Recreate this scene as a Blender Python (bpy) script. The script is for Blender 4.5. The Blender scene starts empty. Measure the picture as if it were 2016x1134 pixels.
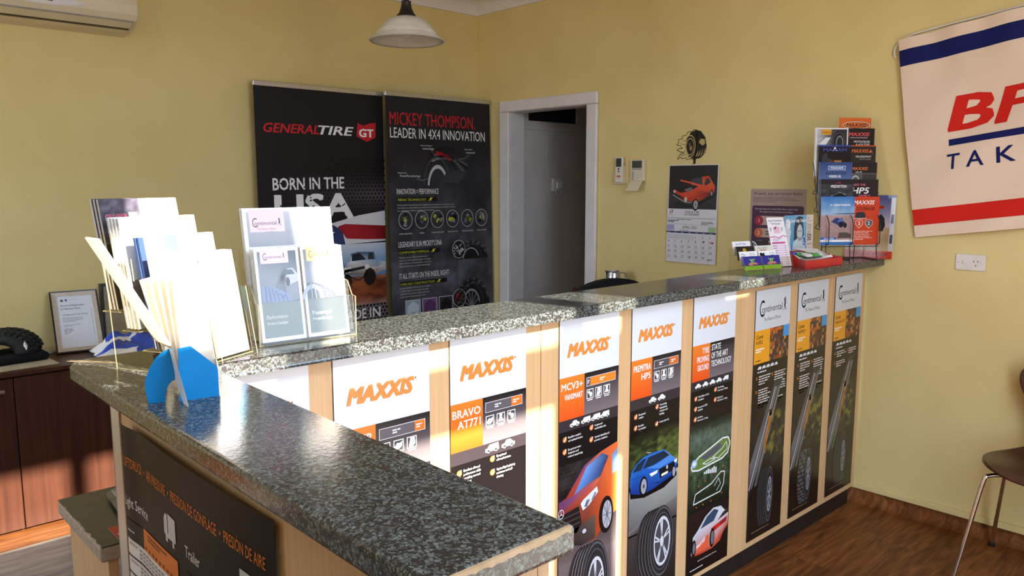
import bpy, bmesh, math, random
from mathutils import Vector, Matrix, noise
random.seed(7)
SC = bpy.context.scene
COL = SC.collection
# ------------------------------------------------------------------ camera
def make_camera():
    yaw, pitch, roll = 0.748914735, -0.132103997, -0.000436737
    cy, sy, cp, sp = math.cos(yaw), math.sin(yaw), math.cos(pitch), math.sin(pitch)
    f = Vector((sy*cp, cy*cp, sp)); r = Vector((cy, -sy, 0)); u = r.cross(f)
    c, s = math.cos(roll), math.sin(roll)
    R = c*r + s*u; U = -s*r + c*u
    cam = bpy.data.cameras.new('camera'); cam.sensor_width = 36.0
    cam.lens = 1551.258/2016*36.0; cam.clip_start = 0.02; cam.clip_end = 60
    o = bpy.data.objects.new('camera', cam); COL.objects.link(o)
    m = Matrix.Identity(4)
    for i in range(3):
        m[i][0] = R[i]; m[i][1] = U[i]; m[i][2] = -f[i]
    m[0][3], m[1][3], m[2][3] = 0, 0, 1.5
    o.matrix_world = m
    SC.camera = o
make_camera()
# ------------------------------------------------------------------ light
SUN_DIR = Vector((-0.22, 1.0, -0.585)).normalized()
SUN_STRENGTH = 25.0
SKY_STRENGTH = 11.3
def make_light():
    w = bpy.data.worlds.new('sky'); SC.world = w; w.use_nodes = True
    nt = w.node_tree; nt.nodes.clear()
    out = nt.nodes.new('ShaderNodeOutputWorld'); bg = nt.nodes.new('ShaderNodeBackground')
    tc = nt.nodes.new('ShaderNodeTexCoord'); sx = nt.nodes.new('ShaderNodeSeparateXYZ')
    rp = nt.nodes.new('ShaderNodeValToRGB')
    rp.color_ramp.elements[0].position = 0.46; rp.color_ramp.elements[0].color = (0.42, 0.37, 0.31, 1)
    rp.color_ramp.elements[1].position = 0.54; rp.color_ramp.elements[1].color = (0.70, 0.88, 1.12, 1)
    mp = nt.nodes.new('ShaderNodeMapRange'); mp.inputs[1].default_value = -1; mp.inputs[2].default_value = 1
    nt.links.new(tc.outputs['Generated'], sx.inputs[0]); nt.links.new(sx.outputs[2], mp.inputs[0])
    nt.links.new(mp.outputs[0], rp.inputs[0]); nt.links.new(rp.outputs[0], bg.inputs[0])
    bg.inputs[1].default_value = SKY_STRENGTH
    nt.links.new(bg.outputs[0], out.inputs[0])
    l = bpy.data.lights.new('sun', 'SUN'); l.energy = SUN_STRENGTH; l.angle = math.radians(0.8); l.color = (1.0, 0.90, 0.76)
    o = bpy.data.objects.new('sun', l); COL.objects.link(o); o.location = (3, -4, 5)
    o.rotation_euler = SUN_DIR.to_track_quat('-Z', 'Y').to_euler()
make_light()
SC.cycles.transparent_max_bounces = 64
SC.view_settings.view_transform = 'Standard'; SC.view_settings.look = 'None'
SC.view_settings.exposure = 0.0; SC.view_settings.gamma = 1.0; SC.view_settings.use_curve_mapping = False
# openings of the street front (x0, x1, z0, z1): door glass, upper panes set by the sun patches, wide pane added for sky fill
YW = -0.35
OPEN = [(-0.35, 0.42, 2.14, 2.69), (0.60, 0.92, 2.18, 2.52), (0.92, 1.128, 2.14, 2.71), (1.28, 1.77, 2.14, 2.71), (1.77, 1.85, 2.14, 2.5), (1.85, 1.99, 2.14, 2.71), (2.094, 2.26, 2.14, 2.6),
        (2.84, 3.0, 2.185, 2.3), (1.12, 1.97, 0.06, 1.97), (2.235, 2.275, 0.1, 1.75)]
for i, (a, b, c, d) in enumerate(OPEN):
    l = bpy.data.lights.new('sky_portal', 'AREA'); l.shape = 'RECTANGLE'; l.size = b-a; l.size_y = d-c
    l.cycles.is_portal = True
    o = bpy.data.objects.new('sky_portal', l); COL.objects.link(o)
    o.location = ((a+b)/2, YW-0.03, (c+d)/2); o.rotation_euler = (math.radians(90), 0, 0)

XL = -1.7
SIDE = (3.15, 4.2, 0.85, 2.5)      # unseen window added in the left wall to brighten the back wall (y0, y1, z0, z1)
l = bpy.data.lights.new('sky_portal', 'AREA'); l.shape = 'RECTANGLE'; l.size = SIDE[3]-SIDE[2]; l.size_y = SIDE[1]-SIDE[0]; l.cycles.is_portal = True
o = bpy.data.objects.new('sky_portal', l); COL.objects.link(o); o.location = (XL-.06, (SIDE[0]+SIDE[1])/2, (SIDE[2]+SIDE[3])/2); o.rotation_euler = (0, math.radians(-90), 0)
# ------------------------------------------------------------------ helpers
def lin(c):
    if isinstance(c, str):
        c = c.lstrip('#'); c = [int(c[i:i+2], 16) for i in (0, 2, 4)]
    return tuple((x/255/12.92 if x/255 <= 0.04045 else ((x/255+0.055)/1.055)**2.4) for x in c[:3]) + (1.0,)
def link(o, parent=None):
    COL.objects.link(o)
    if parent is not None: o.parent = parent
    return o
def tag(o, label=None, cat=None, group=None, kind=None):
    if label: o['label'] = label
    if cat: o['category'] = cat
    if group: o['group'] = group
    if kind: o['kind'] = kind
    return o
def thing(name, label, cat, loc=(0, 0, 0), rz=0.0, group=None):
    o = bpy.data.objects.new(name, None); o.empty_display_size = 0.05
    link(o); o.location = loc; o.rotation_euler = (0, 0, rz)
    return tag(o, label, cat, group)
def obj(name, bm, mat, parent=None, loc=None, smooth=False):
    me = bpy.data.meshes.new(name); bm.normal_update(); bm.to_mesh(me); bm.free()
    for m in (mat if isinstance(mat, (list, tuple)) else [mat]): me.materials.append(m)
    if smooth:
        for p in me.polygons: p.use_smooth = True
    o = bpy.data.objects.new(name, me); link(o, parent)
    if loc is not None: o.location = loc
    return o
def struct(name, bm, mat, smooth=False):
    return tag(obj(name, bm, mat, smooth=smooth), kind='structure')
def NB(): return bmesh.new()
def box(bm, x0, y0, z0, x1, y1, z1, bev=0.0, seg=2, mi=0):
    vs = [bm.verts.new(p) for p in ((x0, y0, z0), (x1, y0, z0), (x1, y1, z0), (x0, y1, z0), (x0, y0, z1), (x1, y0, z1), (x1, y1, z1), (x0, y1, z1))]
    fs = [bm.faces.new([vs[i] for i in q]) for q in ((0, 3, 2, 1), (4, 5, 6, 7), (0, 1, 5, 4), (1, 2, 6, 5), (2, 3, 7, 6), (3, 0, 4, 7))]
    for f in fs: f.material_index = mi
    if bev > 0:
        es = list({e for f in fs for e in f.edges})
        bmesh.ops.bevel(bm, geom=es, offset=bev, segments=seg, affect='EDGES', profile=0.5)
    return bm
def obox(bm, O, A, B, D, mi=0):
    O, A, B, D = Vector(O), Vector(A), Vector(B), Vector(D)
    p = [O, O+A, O+A+B, O+B, O+D, O+A+D, O+A+B+D, O+B+D]
    vs = [bm.verts.new(q) for q in p]
    flip = A.cross(B).dot(D) < 0
    for q in ((0, 3, 2, 1), (4, 5, 6, 7), (0, 1, 5, 4), (1, 2, 6, 5), (2, 3, 7, 6), (3, 0, 4, 7)):
        f = bm.faces.new([vs[i] for i in (reversed(q) if flip else q)]); f.material_index = mi
    return bm
def prism(bm, pts, z0, z1, bev=0.0, seg=3):
    lo = [bm.verts.new((x, y, z0)) for x, y in pts]; hi = [bm.verts.new((x, y, z1)) for x, y in pts]
    n = len(pts); ft = bm.faces.new(hi); fb = bm.faces.new(list(reversed(lo)))
    for i in range(n): bm.faces.new((lo[i], lo[(i+1) % n], hi[(i+1) % n], hi[i]))
    if bev > 0: bmesh.ops.bevel(bm, geom=list(ft.edges)+list(fb.edges), offset=bev, segments=seg, affect='EDGES', profile=0.5)
    return bm
def plate(bm, pts, n, t, mi=0, side=None):
    """polygon pts (3D) given thickness t along -n"""
    n = Vector(n).normalized(); side = mi if side is None else side
    a = [bm.verts.new(Vector(p)) for p in pts]; b = [bm.verts.new(Vector(p)-n*t) for p in pts]
    f = bm.faces.new(a); f.material_index = mi
    f = bm.faces.new(list(reversed(b))); f.material_index = mi
    k = len(pts)
    for i in range(k):
        f = bm.faces.new((a[i], b[i], b[(i+1) % k], a[(i+1) % k])); f.material_index = side
    return bm
def tube(bm, pts, r, seg=8, closed=False, mi=0):
    pts = [Vector(p) for p in pts]; n = len(pts); rings = []
    up = Vector((0, 0, 1))
    for i, p in enumerate(pts):
        d = (pts[(i+1) % n]-pts[i-1]) if closed else (pts[min(i+1, n-1)]-pts[max(i-1, 0)])
        d.normalize()
        if i == 0:
            a = d.cross(up)
            if a.length < 1e-3: a = d.cross(Vector((1, 0, 0)))
        else:
            a = a - d*a.dot(d)
        a.normalize(); b = d.cross(a)
        rr = r[i] if isinstance(r, (list, tuple)) else r
        rings.append([bm.verts.new(p+rr*(math.cos(2*math.pi*k/seg)*a+math.sin(2*math.pi*k/seg)*b)) for k in range(seg)])
    for i in range(n if closed else n-1):
        A, B = rings[i], rings[(i+1) % n]
        for k in range(seg):
            f = bm.faces.new((A[k], A[(k+1) % seg], B[(k+1) % seg], B[k])); f.material_index = mi; f.smooth = True
    if not closed:
        bm.faces.new(list(reversed(rings[0]))); bm.faces.new(rings[-1])
    return bm
def bez(p, n=10):
    """smooth open path through the points (Catmull-Rom)"""
    p = [Vector(q) for q in p]; out = []
    for i in range(len(p)-1):
        a, b, c, d = p[max(i-1, 0)], p[i], p[i+1], p[min(i+2, len(p)-1)]
        for k in range(n):
            t = k/n
            out.append(0.5*((2*b)+(c-a)*t+(2*a-5*b+4*c-d)*t*t+(3*b-a-3*c+d)*t**3))
    out.append(p[-1]); return out
def lathe(bm, prof, c=(0, 0, 0), seg=40, mi=0):
    rings = []
    for r, z in prof:
        rings.append([bm.verts.new((c[0]+r*math.cos(2*math.pi*k/seg), c[1]+r*math.sin(2*math.pi*k/seg), c[2]+z)) for k in range(seg)] if r > 1e-5 else [bm.verts.new((c[0], c[1], c[2]+z))])
    for A, B in zip(rings, rings[1:]):
        for k in range(seg):
            k2 = (k+1) % seg
            if len(A) == 1 and len(B) == 1: continue
            if len(A) == 1: f = bm.faces.new((A[0], B[k2], B[k]))
            elif len(B) == 1: f = bm.faces.new((A[k], A[k2], B[0]))
            else: f = bm.faces.new((A[k], A[k2], B[k2], B[k]))
            f.material_index = mi; f.smooth = True
    return bm
# ------------------------------------------------------------------ materials
def mat(name, base=(0.5, 0.5, 0.5), rough=0.5, metal=0.0, spec=0.5, coat=0.0, trans=0.0, sheen=0.0, sss=0.0):
    m = bpy.data.materials.new(name); m.use_nodes = True
    b = m.node_tree.nodes['Principled BSDF']
    b.inputs['Base Color'].default_value = (*base[:3], 1); b.inputs['Roughness'].default_value = rough
    b.inputs['Metallic'].default_value = metal; b.inputs['Specular IOR Level'].default_value = spec
    b.inputs['Coat Weight'].default_value = coat; b.inputs['Transmission Weight'].default_value = trans
    return m
def N(m, t, **k):
    n = m.node_tree.nodes.new(t)
    for a, v in k.items(): setattr(n, a, v)
    return n
def L(m, a, b): m.node_tree.links.new(a, b)
def P(m): return m.node_tree.nodes['Principled BSDF']
def coords(m, scale=(1, 1, 1), kind='Object'):
    tc = N(m, 'ShaderNodeTexCoord'); mp = N(m, 'ShaderNodeMapping'); mp.inputs['Scale'].default_value = scale
    L(m, tc.outputs[kind], mp.inputs[0]); return mp.outputs[0]
def noisy(m, c0, c1, scale=(8, 8, 8), ns=1.0, detail=3, lo=0.35, hi=0.65, bump=0.0, bscale=None):
    v = coords(m, scale); nz = N(m, 'ShaderNodeTexNoise'); nz.inputs['Scale'].default_value = ns; nz.inputs['Detail'].default_value = detail
    L(m, v, nz.inputs['Vector']); r = N(m, 'ShaderNodeValToRGB')
    r.color_ramp.elements[0].position = lo; r.color_ramp.elements[1].position = hi
    r.color_ramp.elements[0].color = (*c0[:3], 1); r.color_ramp.elements[1].color = (*c1[:3], 1)
    L(m, nz.outputs[0], r.inputs[0]); L(m, r.outputs[0], P(m).inputs['Base Color'])
    if bump:
        n2 = nz
        if bscale:
            n2 = N(m, 'ShaderNodeTexNoise'); n2.inputs['Scale'].default_value = bscale; n2.inputs['Detail'].default_value = 2
            tc = N(m, 'ShaderNodeTexCoord'); L(m, tc.outputs['Object'], n2.inputs['Vector'])
        b = N(m, 'ShaderNodeBump'); b.inputs['Strength'].default_value = bump; b.inputs['Distance'].default_value = 0.002
        L(m, n2.outputs[0], b.inputs['Height']); L(m, b.outputs[0], P(m).inputs['Normal'])
    return m
def printed(name, rough, spec=0.5, coat=0.0):
    """ink on paper or vinyl: the colours are the mesh's own printed colours"""
    m = mat(name, rough=rough, spec=spec, coat=coat)
    a = N(m, 'ShaderNodeVertexColor', layer_name='Col'); L(m, a.outputs[0], P(m).inputs['Base Color']); return m
M = {}
M['gloss'] = printed('printed_gloss', 0.22, 0.5); M['satin'] = printed('printed_satin', 0.45, 0.35)
M['matte'] = printed('printed_paper', 0.75, 0.2); M['vinyl'] = printed('printed_vinyl', 0.5, 0.25); M['chart'] = printed('printed_chart', 0.4, 0.12)
def cloth_mat():
    m = printed('printed_cloth', 0.85, 0.1)
    v = coords(m, (1, 1, 1)); nz = N(m, 'ShaderNodeTexNoise'); nz.inputs['Scale'].default_value = 900; L(m, v, nz.inputs['Vector'])
    b = N(m, 'ShaderNodeBump'); b.inputs['Strength'].default_value = 0.15; b.inputs['Distance'].default_value = 0.001
    L(m, nz.outputs[0], b.inputs['Height']); L(m, b.outputs[0], P(m).inputs['Normal']); return m
M['cloth'] = cloth_mat()
def thin_paper():
    m = printed('thin_printed_paper', 0.7, 0.2); a = N(m, 'ShaderNodeVertexColor', layer_name='Col'); t = N(m, 'ShaderNodeBsdfTranslucent'); x = N(m, 'ShaderNodeMixShader'); x.inputs[0].default_value = 0.55
    out = [n for n in m.node_tree.nodes if n.type == 'OUTPUT_MATERIAL'][0]
    L(m, a.outputs[0], t.inputs[0]); L(m, P(m).outputs[0], x.inputs[1]); L(m, t.outputs[0], x.inputs[2]); L(m, x.outputs[0], out.inputs[0]); return m
M['thin'] = thin_paper()
M['wall'] = noisy(mat('wall_paint', rough=0.75, spec=0.2), (0.755, 0.605, 0.265), (0.795, 0.645, 0.295), (3, 3, 3), 1.2, 4, bump=0.12, bscale=260)
M['hall'] = noisy(mat('hallway_paint', rough=0.8, spec=0.2), (0.66, 0.60, 0.56), (0.72, 0.66, 0.62), (4, 4, 4), 1.0)
M['white'] = noisy(mat('white_gloss_paint', rough=0.4, spec=0.4), (0.74, 0.71, 0.70), (0.80, 0.77, 0.76), (9, 9, 9), 1.0)
M['ceil'] = noisy(mat('ceiling_paint', rough=0.85, spec=0.2), (0.78, 0.74, 0.70), (0.82, 0.78, 0.75), (3, 3, 3), 1.0)
def floor_surface():
    m = mat('wood_plank_vinyl', rough=0.42, spec=0.18)
    tc = N(m, 'ShaderNodeTexCoord'); mp = N(m, 'ShaderNodeMapping'); L(m, tc.outputs['Object'], mp.inputs[0])
    br = N(m, 'ShaderNodeTexBrick'); br.offset = 0.37; br.inputs['Scale'].default_value = 1.0
    br.inputs['Brick Width'].default_value = 1.1; br.inputs['Row Height'].default_value = 0.16; br.inputs['Mortar Size'].default_value = 0.0012
    br.inputs['Color1'].default_value = (0.2, 0.2, 0.2, 1); br.inputs['Color2'].default_value = (0.9, 0.9, 0.9, 1); br.inputs['Mortar'].default_value = (0.0, 0.0, 0.0, 1)
    L(m, mp.outputs[0], br.inputs['Vector'])
    m2 = N(m, 'ShaderNodeMapping'); m2.inputs['Scale'].default_value = (2.2, 16, 8); L(m, tc.outputs['Object'], m2.inputs[0])
    ad = N(m, 'ShaderNodeVectorMath', operation='ADD'); L(m, m2.outputs[0], ad.inputs[0]); L(m, br.outputs[0], ad.inputs[1])
    nz = N(m, 'ShaderNodeTexNoise'); nz.inputs['Scale'].default_value = 1.6; nz.inputs['Detail'].default_value = 6; nz.inputs['Distortion'].default_value = 1.4
    L(m, ad.outputs[0], nz.inputs['Vector'])
    r = N(m, 'ShaderNodeValToRGB'); e = r.color_ramp.elements
    e[0].position = 0.28; e[0].color = (0.07, 0.022, 0.006, 1); e[1].position = 0.75; e[1].color = (0.27, 0.105, 0.032, 1)
    k = e.new(0.52); k.color = (0.165, 0.058, 0.017, 1); L(m, nz.outputs[0], r.inputs[0])
    mx = N(m, 'ShaderNodeMix', data_type='RGBA', blend_type='MULTIPLY'); mx.inputs[0].default_value = 0.55
    L(m, r.outputs[0], mx.inputs[6]); L(m, br.outputs[0], mx.inputs[7])
    mx2 = N(m, 'ShaderNodeMix', data_type='RGBA', blend_type='ADD'); mx2.inputs[0].default_value = 0.35
    L(m, mx.outputs[2], mx2.inputs[6]); L(m, r.outputs[0], mx2.inputs[7]); L(m, mx2.outputs[2], P(m).inputs['Base Color']); return m
M['floor'] = floor_surface()
def grain(name, c0, c1, sc, rough, spec=0.4):
    m = mat(name, rough=rough, spec=spec)
    return noisy(m, c0, c1, sc, 1.0, 5, 0.3, 0.7)
M['beech'] = grain('beech_laminate', (0.60, 0.37, 0.175), (0.70, 0.45, 0.235), (120, 120, 2.5), 0.38)
M['mahog'] = grain('dark_mahogany_laminate', (0.050, 0.0185, 0.0115), (0.090, 0.033, 0.019), (40, 40, 2.0), 0.34, 0.18)
M['chairwood'] = grain('dark_stained_plywood', (0.05, 0.017, 0.011), (0.085, 0.03, 0.018), (6, 60, 60), 0.3)
def worktop_mat():
    m = mat('speckled_stone_laminate', rough=0.16, spec=0.5)
    v = coords(m, (1, 1, 1)); nz = N(m, 'ShaderNodeTexNoise'); nz.inputs['Scale'].default_value = 90; L(m, v, nz.inputs['Vector'])
    ad = N(m, 'ShaderNodeMix', data_type='VECTOR'); ad.inputs[0].default_value = 0.006; L(m, v, ad.inputs[4]); L(m, nz.outputs[1], ad.inputs[5])
    base = None
    for sc, thr, seed in ((190, 0.50, 0.0), (330, 0.60, 3.0)):
        vo = N(m, 'ShaderNodeTexVoronoi', feature='F1'); vo.inputs['Scale'].default_value = sc; L(m, ad.outputs[1], vo.inputs['Vector'])
        ed = N(m, 'ShaderNodeTexVoronoi', feature='DISTANCE_TO_EDGE'); ed.inputs['Scale'].default_value = sc; L(m, ad.outputs[1], ed.inputs['Vector'])
        sp = N(m, 'ShaderNodeSeparateColor'); L(m, vo.outputs['Color'], sp.inputs[0])
        g = N(m, 'ShaderNodeMath', operation='GREATER_THAN'); g.inputs[1].default_value = thr; L(m, sp.outputs[0], g.inputs[0])
        e = N(m, 'ShaderNodeMath', operation='GREATER_THAN'); e.inputs[1].default_value = 0.075; L(m, ed.outputs[0], e.inputs[0])
        mu = N(m, 'ShaderNodeMath', operation='MULTIPLY'); L(m, g.outputs[0], mu.inputs[0]); L(m, e.outputs[0], mu.inputs[1])
        r = N(m, 'ShaderNodeValToRGB'); q = r.color_ramp.elements
        q[0].color = (0.045, 0.05, 0.048, 1); q[1].color = (0.19, 0.22, 0.21, 1); L(m, sp.outputs[1], r.inputs[0])
        mx = N(m, 'ShaderNodeMix', data_type='RGBA'); L(m, mu.outputs[0], mx.inputs[0])
        if base is None: mx.inputs[6].default_value = (0.030, 0.027, 0.0255, 1)
        else: L(m, base, mx.inputs[6])
        L(m, r.outputs[0], mx.inputs[7]); base = mx.outputs[2]
    L(m, base, P(m).inputs['Base Color'])
    n2 = N(m, 'ShaderNodeTexNoise'); n2.inputs['Scale'].default_value = 120; L(m, v, n2.inputs['Vector'])
    b = N(m, 'ShaderNodeBump'); b.inputs['Strength'].default_value = 0.10; b.inputs['Distance'].default_value = 0.002
    L(m, n2.outputs[0], b.inputs['Height']); L(m, b.outputs[0], P(m).inputs['Normal']); return m
M['stone'] = worktop_mat()
M['desk'] = noisy(mat('grey_green_desk_laminate', rough=0.3), (0.045, 0.046, 0.034), (0.06, 0.06, 0.046), (60, 60, 60), 1.0)
M['chip'] = noisy(mat('bare_chipboard', rough=0.8), (0.35, 0.27, 0.2), (0.46, 0.37, 0.29), (80, 80, 80), 1.0)
M['glue'] = noisy(mat('worn_laminate_edge', rough=0.5), (0.50, 0.34, 0.18), (0.62, 0.44, 0.26), (70, 70, 70), 1.0)
M['black'] = noisy(mat('black_laminate', rough=0.35), (0.012, 0.011, 0.011), (0.018, 0.016, 0.016), (20, 20, 20), 1.0)
M['chrome'] = noisy(mat('chrome', rough=0.12, metal=1.0), (0.72, 0.70, 0.68), (0.80, 0.78, 0.76), (30, 30, 30), 1.0)
M['alu'] = noisy(mat('brushed_aluminium', rough=0.35, metal=0.9), (0.55, 0.55, 0.55), (0.66, 0.66, 0.66), (200, 4, 4), 1.0)
M['steel'] = noisy(mat('matt_steel', rough=0.28, metal=1.0), (0.48, 0.49, 0.51), (0.56, 0.57, 0.6), (20, 20, 20), 1.0)
M['wire'] = noisy(mat('black_wire', rough=0.4, spec=0.5), (0.012, 0.012, 0.012), (0.02, 0.02, 0.02), (40, 40, 40), 1.0)
M['bronze'] = noisy(mat('dark_bronze', rough=0.45, metal=0.3), (0.018, 0.011, 0.008), (0.03, 0.018, 0.013), (20, 20, 20), 1.0)
M['rubber'] = noisy(mat('black_rubber', rough=0.7, spec=0.3), (0.010, 0.010, 0.010), (0.020, 0.019, 0.018), (40, 40, 40), 1.0)
M['fabric'] = noisy(mat('black_upholstery', rough=0.9, spec=0.2), (0.008, 0.008, 0.010), (0.014, 0.014, 0.017), (300, 300, 300), 1.0)
M['cream'] = noisy(mat('cream_plastic', rough=0.4), (0.70, 0.60, 0.42), (0.75, 0.65, 0.47), (6, 6, 6), 1.0)
M['ivory'] = noisy(mat('ivory_plastic', rough=0.35), (0.75, 0.69, 0.60), (0.8, 0.74, 0.66), (12, 12, 12), 1.0)
M['dark'] = noisy(mat('dark_plastic', rough=0.4), (0.02, 0.02, 0.02), (0.03, 0.03, 0.03), (30, 30, 30), 1.0)
M['lcd'] = noisy(mat('grey_display', rough=0.15), (0.05, 0.06, 0.05), (0.07, 0.08, 0.07), (30, 30, 30), 1.0)
M['grey'] = noisy(mat('grey_plastic', rough=0.5), (0.30, 0.29, 0.28), (0.36, 0.35, 0.34), (30, 30, 30), 1.0)
M['red'] = noisy(mat('red_card', rough=0.4), (0.55, 0.02, 0.02), (0.62, 0.028, 0.025), (12, 12, 12), 1.0)
M['paper'] = noisy(mat('white_paper', rough=0.7, spec=0.2), (0.78, 0.77, 0.76), (0.84, 0.83, 0.82), (10, 10, 10), 1.0)
M['cyan'] = noisy(mat('blue_card', rough=0.4), (0.0, 0.22, 0.56), (0.0, 0.25, 0.62), (12, 12, 12), 1.0)
M['blue'] = noisy(mat('blue_film', rough=0.3), (0.015, 0.06, 0.45), (0.03, 0.10, 0.6), (9, 9, 9), 1.0)
M['silver'] = noisy(mat('silver_frame', rough=0.4, metal=0.6), (0.58, 0.53, 0.46), (0.66, 0.61, 0.54), (40, 40, 40), 1.0)
M['manila'] = noisy(mat('manila_paper', rough=0.8), (0.36, 0.31, 0.2), (0.46, 0.4, 0.27), (20, 20, 20), 1.0)
M['frost'] = noisy(mat('alabaster_glass', rough=0.35), (0.62, 0.57, 0.49), (0.74, 0.69, 0.61), (9, 9, 22), 1.0, 5)
def clear_mat(name, tint, refl, edge=None):
    m = bpy.data.materials.new(name); m.use_nodes = True; nt = m.node_tree; nt.nodes.clear()
    out = N(m, 'ShaderNodeOutputMaterial'); tr = N(m, 'ShaderNodeBsdfTransparent'); gl = N(m, 'ShaderNodeBsdfGlossy'); gl.inputs['Roughness'].default_value = 0.06
    v = coords(m, (20, 20, 20)); nz = N(m, 'ShaderNodeTexNoise'); L(m, v, nz.inputs['Vector'])
    r = N(m, 'ShaderNodeValToRGB'); r.color_ramp.elements[0].color = (*tint, 1); r.color_ramp.elements[1].color = (*[min(1, t*1.04) for t in tint], 1)
    L(m, nz.outputs[0], r.inputs[0]); L(m, r.outputs[0], tr.inputs[0])
    fr = N(m, 'ShaderNodeFresnel'); fr.inputs[0].default_value = 1.45
    mu = N(m, 'ShaderNodeMath', operation='MULTIPLY'); L(m, fr.outputs[0], mu.inputs[0])
    ge = N(m, 'ShaderNodeNewGeometry'); iv = N(m, 'ShaderNodeMath', operation='SUBTRACT'); iv.inputs[0].default_value = refl; L(m, ge.outputs['Backfacing'], iv.inputs[1]); L(m, iv.outputs[0], mu.inputs[1])
    mx = N(m, 'ShaderNodeMixShader'); L(m, mu.outputs[0], mx.inputs[0]); L(m, tr.outputs[0], mx.inputs[1]); L(m, gl.outputs[0], mx.inputs[2]); L(m, mx.outputs[0], out.inputs[0])
    return m
M['clear'] = clear_mat('clear_acrylic', (0.93, 0.92, 0.87), 1.0)
def edge_mat():
    m = bpy.data.materials.new('acrylic_edge'); m.use_nodes = True; nt = m.node_tree; nt.nodes.clear()
    out = N(m, 'ShaderNodeOutputMaterial'); tr = N(m, 'ShaderNodeBsdfTransparent'); d = N(m, 'ShaderNodeBsdfTranslucent'); d2 = N(m, 'ShaderNodeBsdfDiffuse')
    v = coords(m, (20, 20, 20)); nz = N(m, 'ShaderNodeTexNoise'); L(m, v, nz.inputs['Vector'])
    r = N(m, 'ShaderNodeValToRGB'); r.color_ramp.elements[0].color = (0.62, 0.52, 0.32, 1); r.color_ramp.elements[1].color = (0.8, 0.7, 0.48, 1); L(m, nz.outputs[0], r.inputs[0])
    for s in (d, d2): L(m, r.outputs[0], s.inputs[0])
    tr.inputs[0].default_value = (0.8, 0.74, 0.55, 1)
    a = N(m, 'ShaderNodeMixShader'); b = N(m, 'ShaderNodeMixShader'); a.inputs[0].default_value = 0.5; b.inputs[0].default_value = 0.55
    L(m, d.outputs[0], a.inputs[1]); L(m, d2.outputs[0], a.inputs[2]); L(m, tr.outputs[0], b.inputs[1]); L(m, a.outputs[0], b.inputs[2]); L(m, b.outputs[0], out.inputs[0]); return m
M['cedge'] = edge_mat()
ACR = [M['clear'], M['cedge']]
# ------------------------------------------------------------------ printed graphics
_tc = {}
def text_geo(s, bold, shear, res=2):
    k = (s, bold, shear, res)
    if k not in _tc:
        cu = bpy.data.curves.new('t', 'FONT'); cu.body = s; cu.size = 1.0; cu.offset = bold; cu.shear = shear; cu.resolution_u = res; cu.fill_mode = 'FRONT'
        o = bpy.data.objects.new('t', cu); COL.objects.link(o)
        me = bpy.data.meshes.new_from_object(o.evaluated_get(bpy.context.evaluated_depsgraph_get()))
        vs = [(v.co.x, v.co.y) for v in me.vertices]; fs = [tuple(p.vertices) for p in me.polygons]
        bpy.data.objects.remove(o); bpy.data.curves.remove(cu); bpy.data.meshes.remove(me)
        if vs:
            x0 = min(v[0] for v in vs); x1 = max(v[0] for v in vs); y0 = min(v[1] for v in vs); y1 = max(v[1] for v in vs)
        else: x0 = y0 = 0; x1 = y1 = 1
        _tc[k] = (vs, fs, x0, x1, y0, y1)
    return _tc[k]
WHITE, BLACK = (250, 250, 250), (22, 20, 21)
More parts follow.
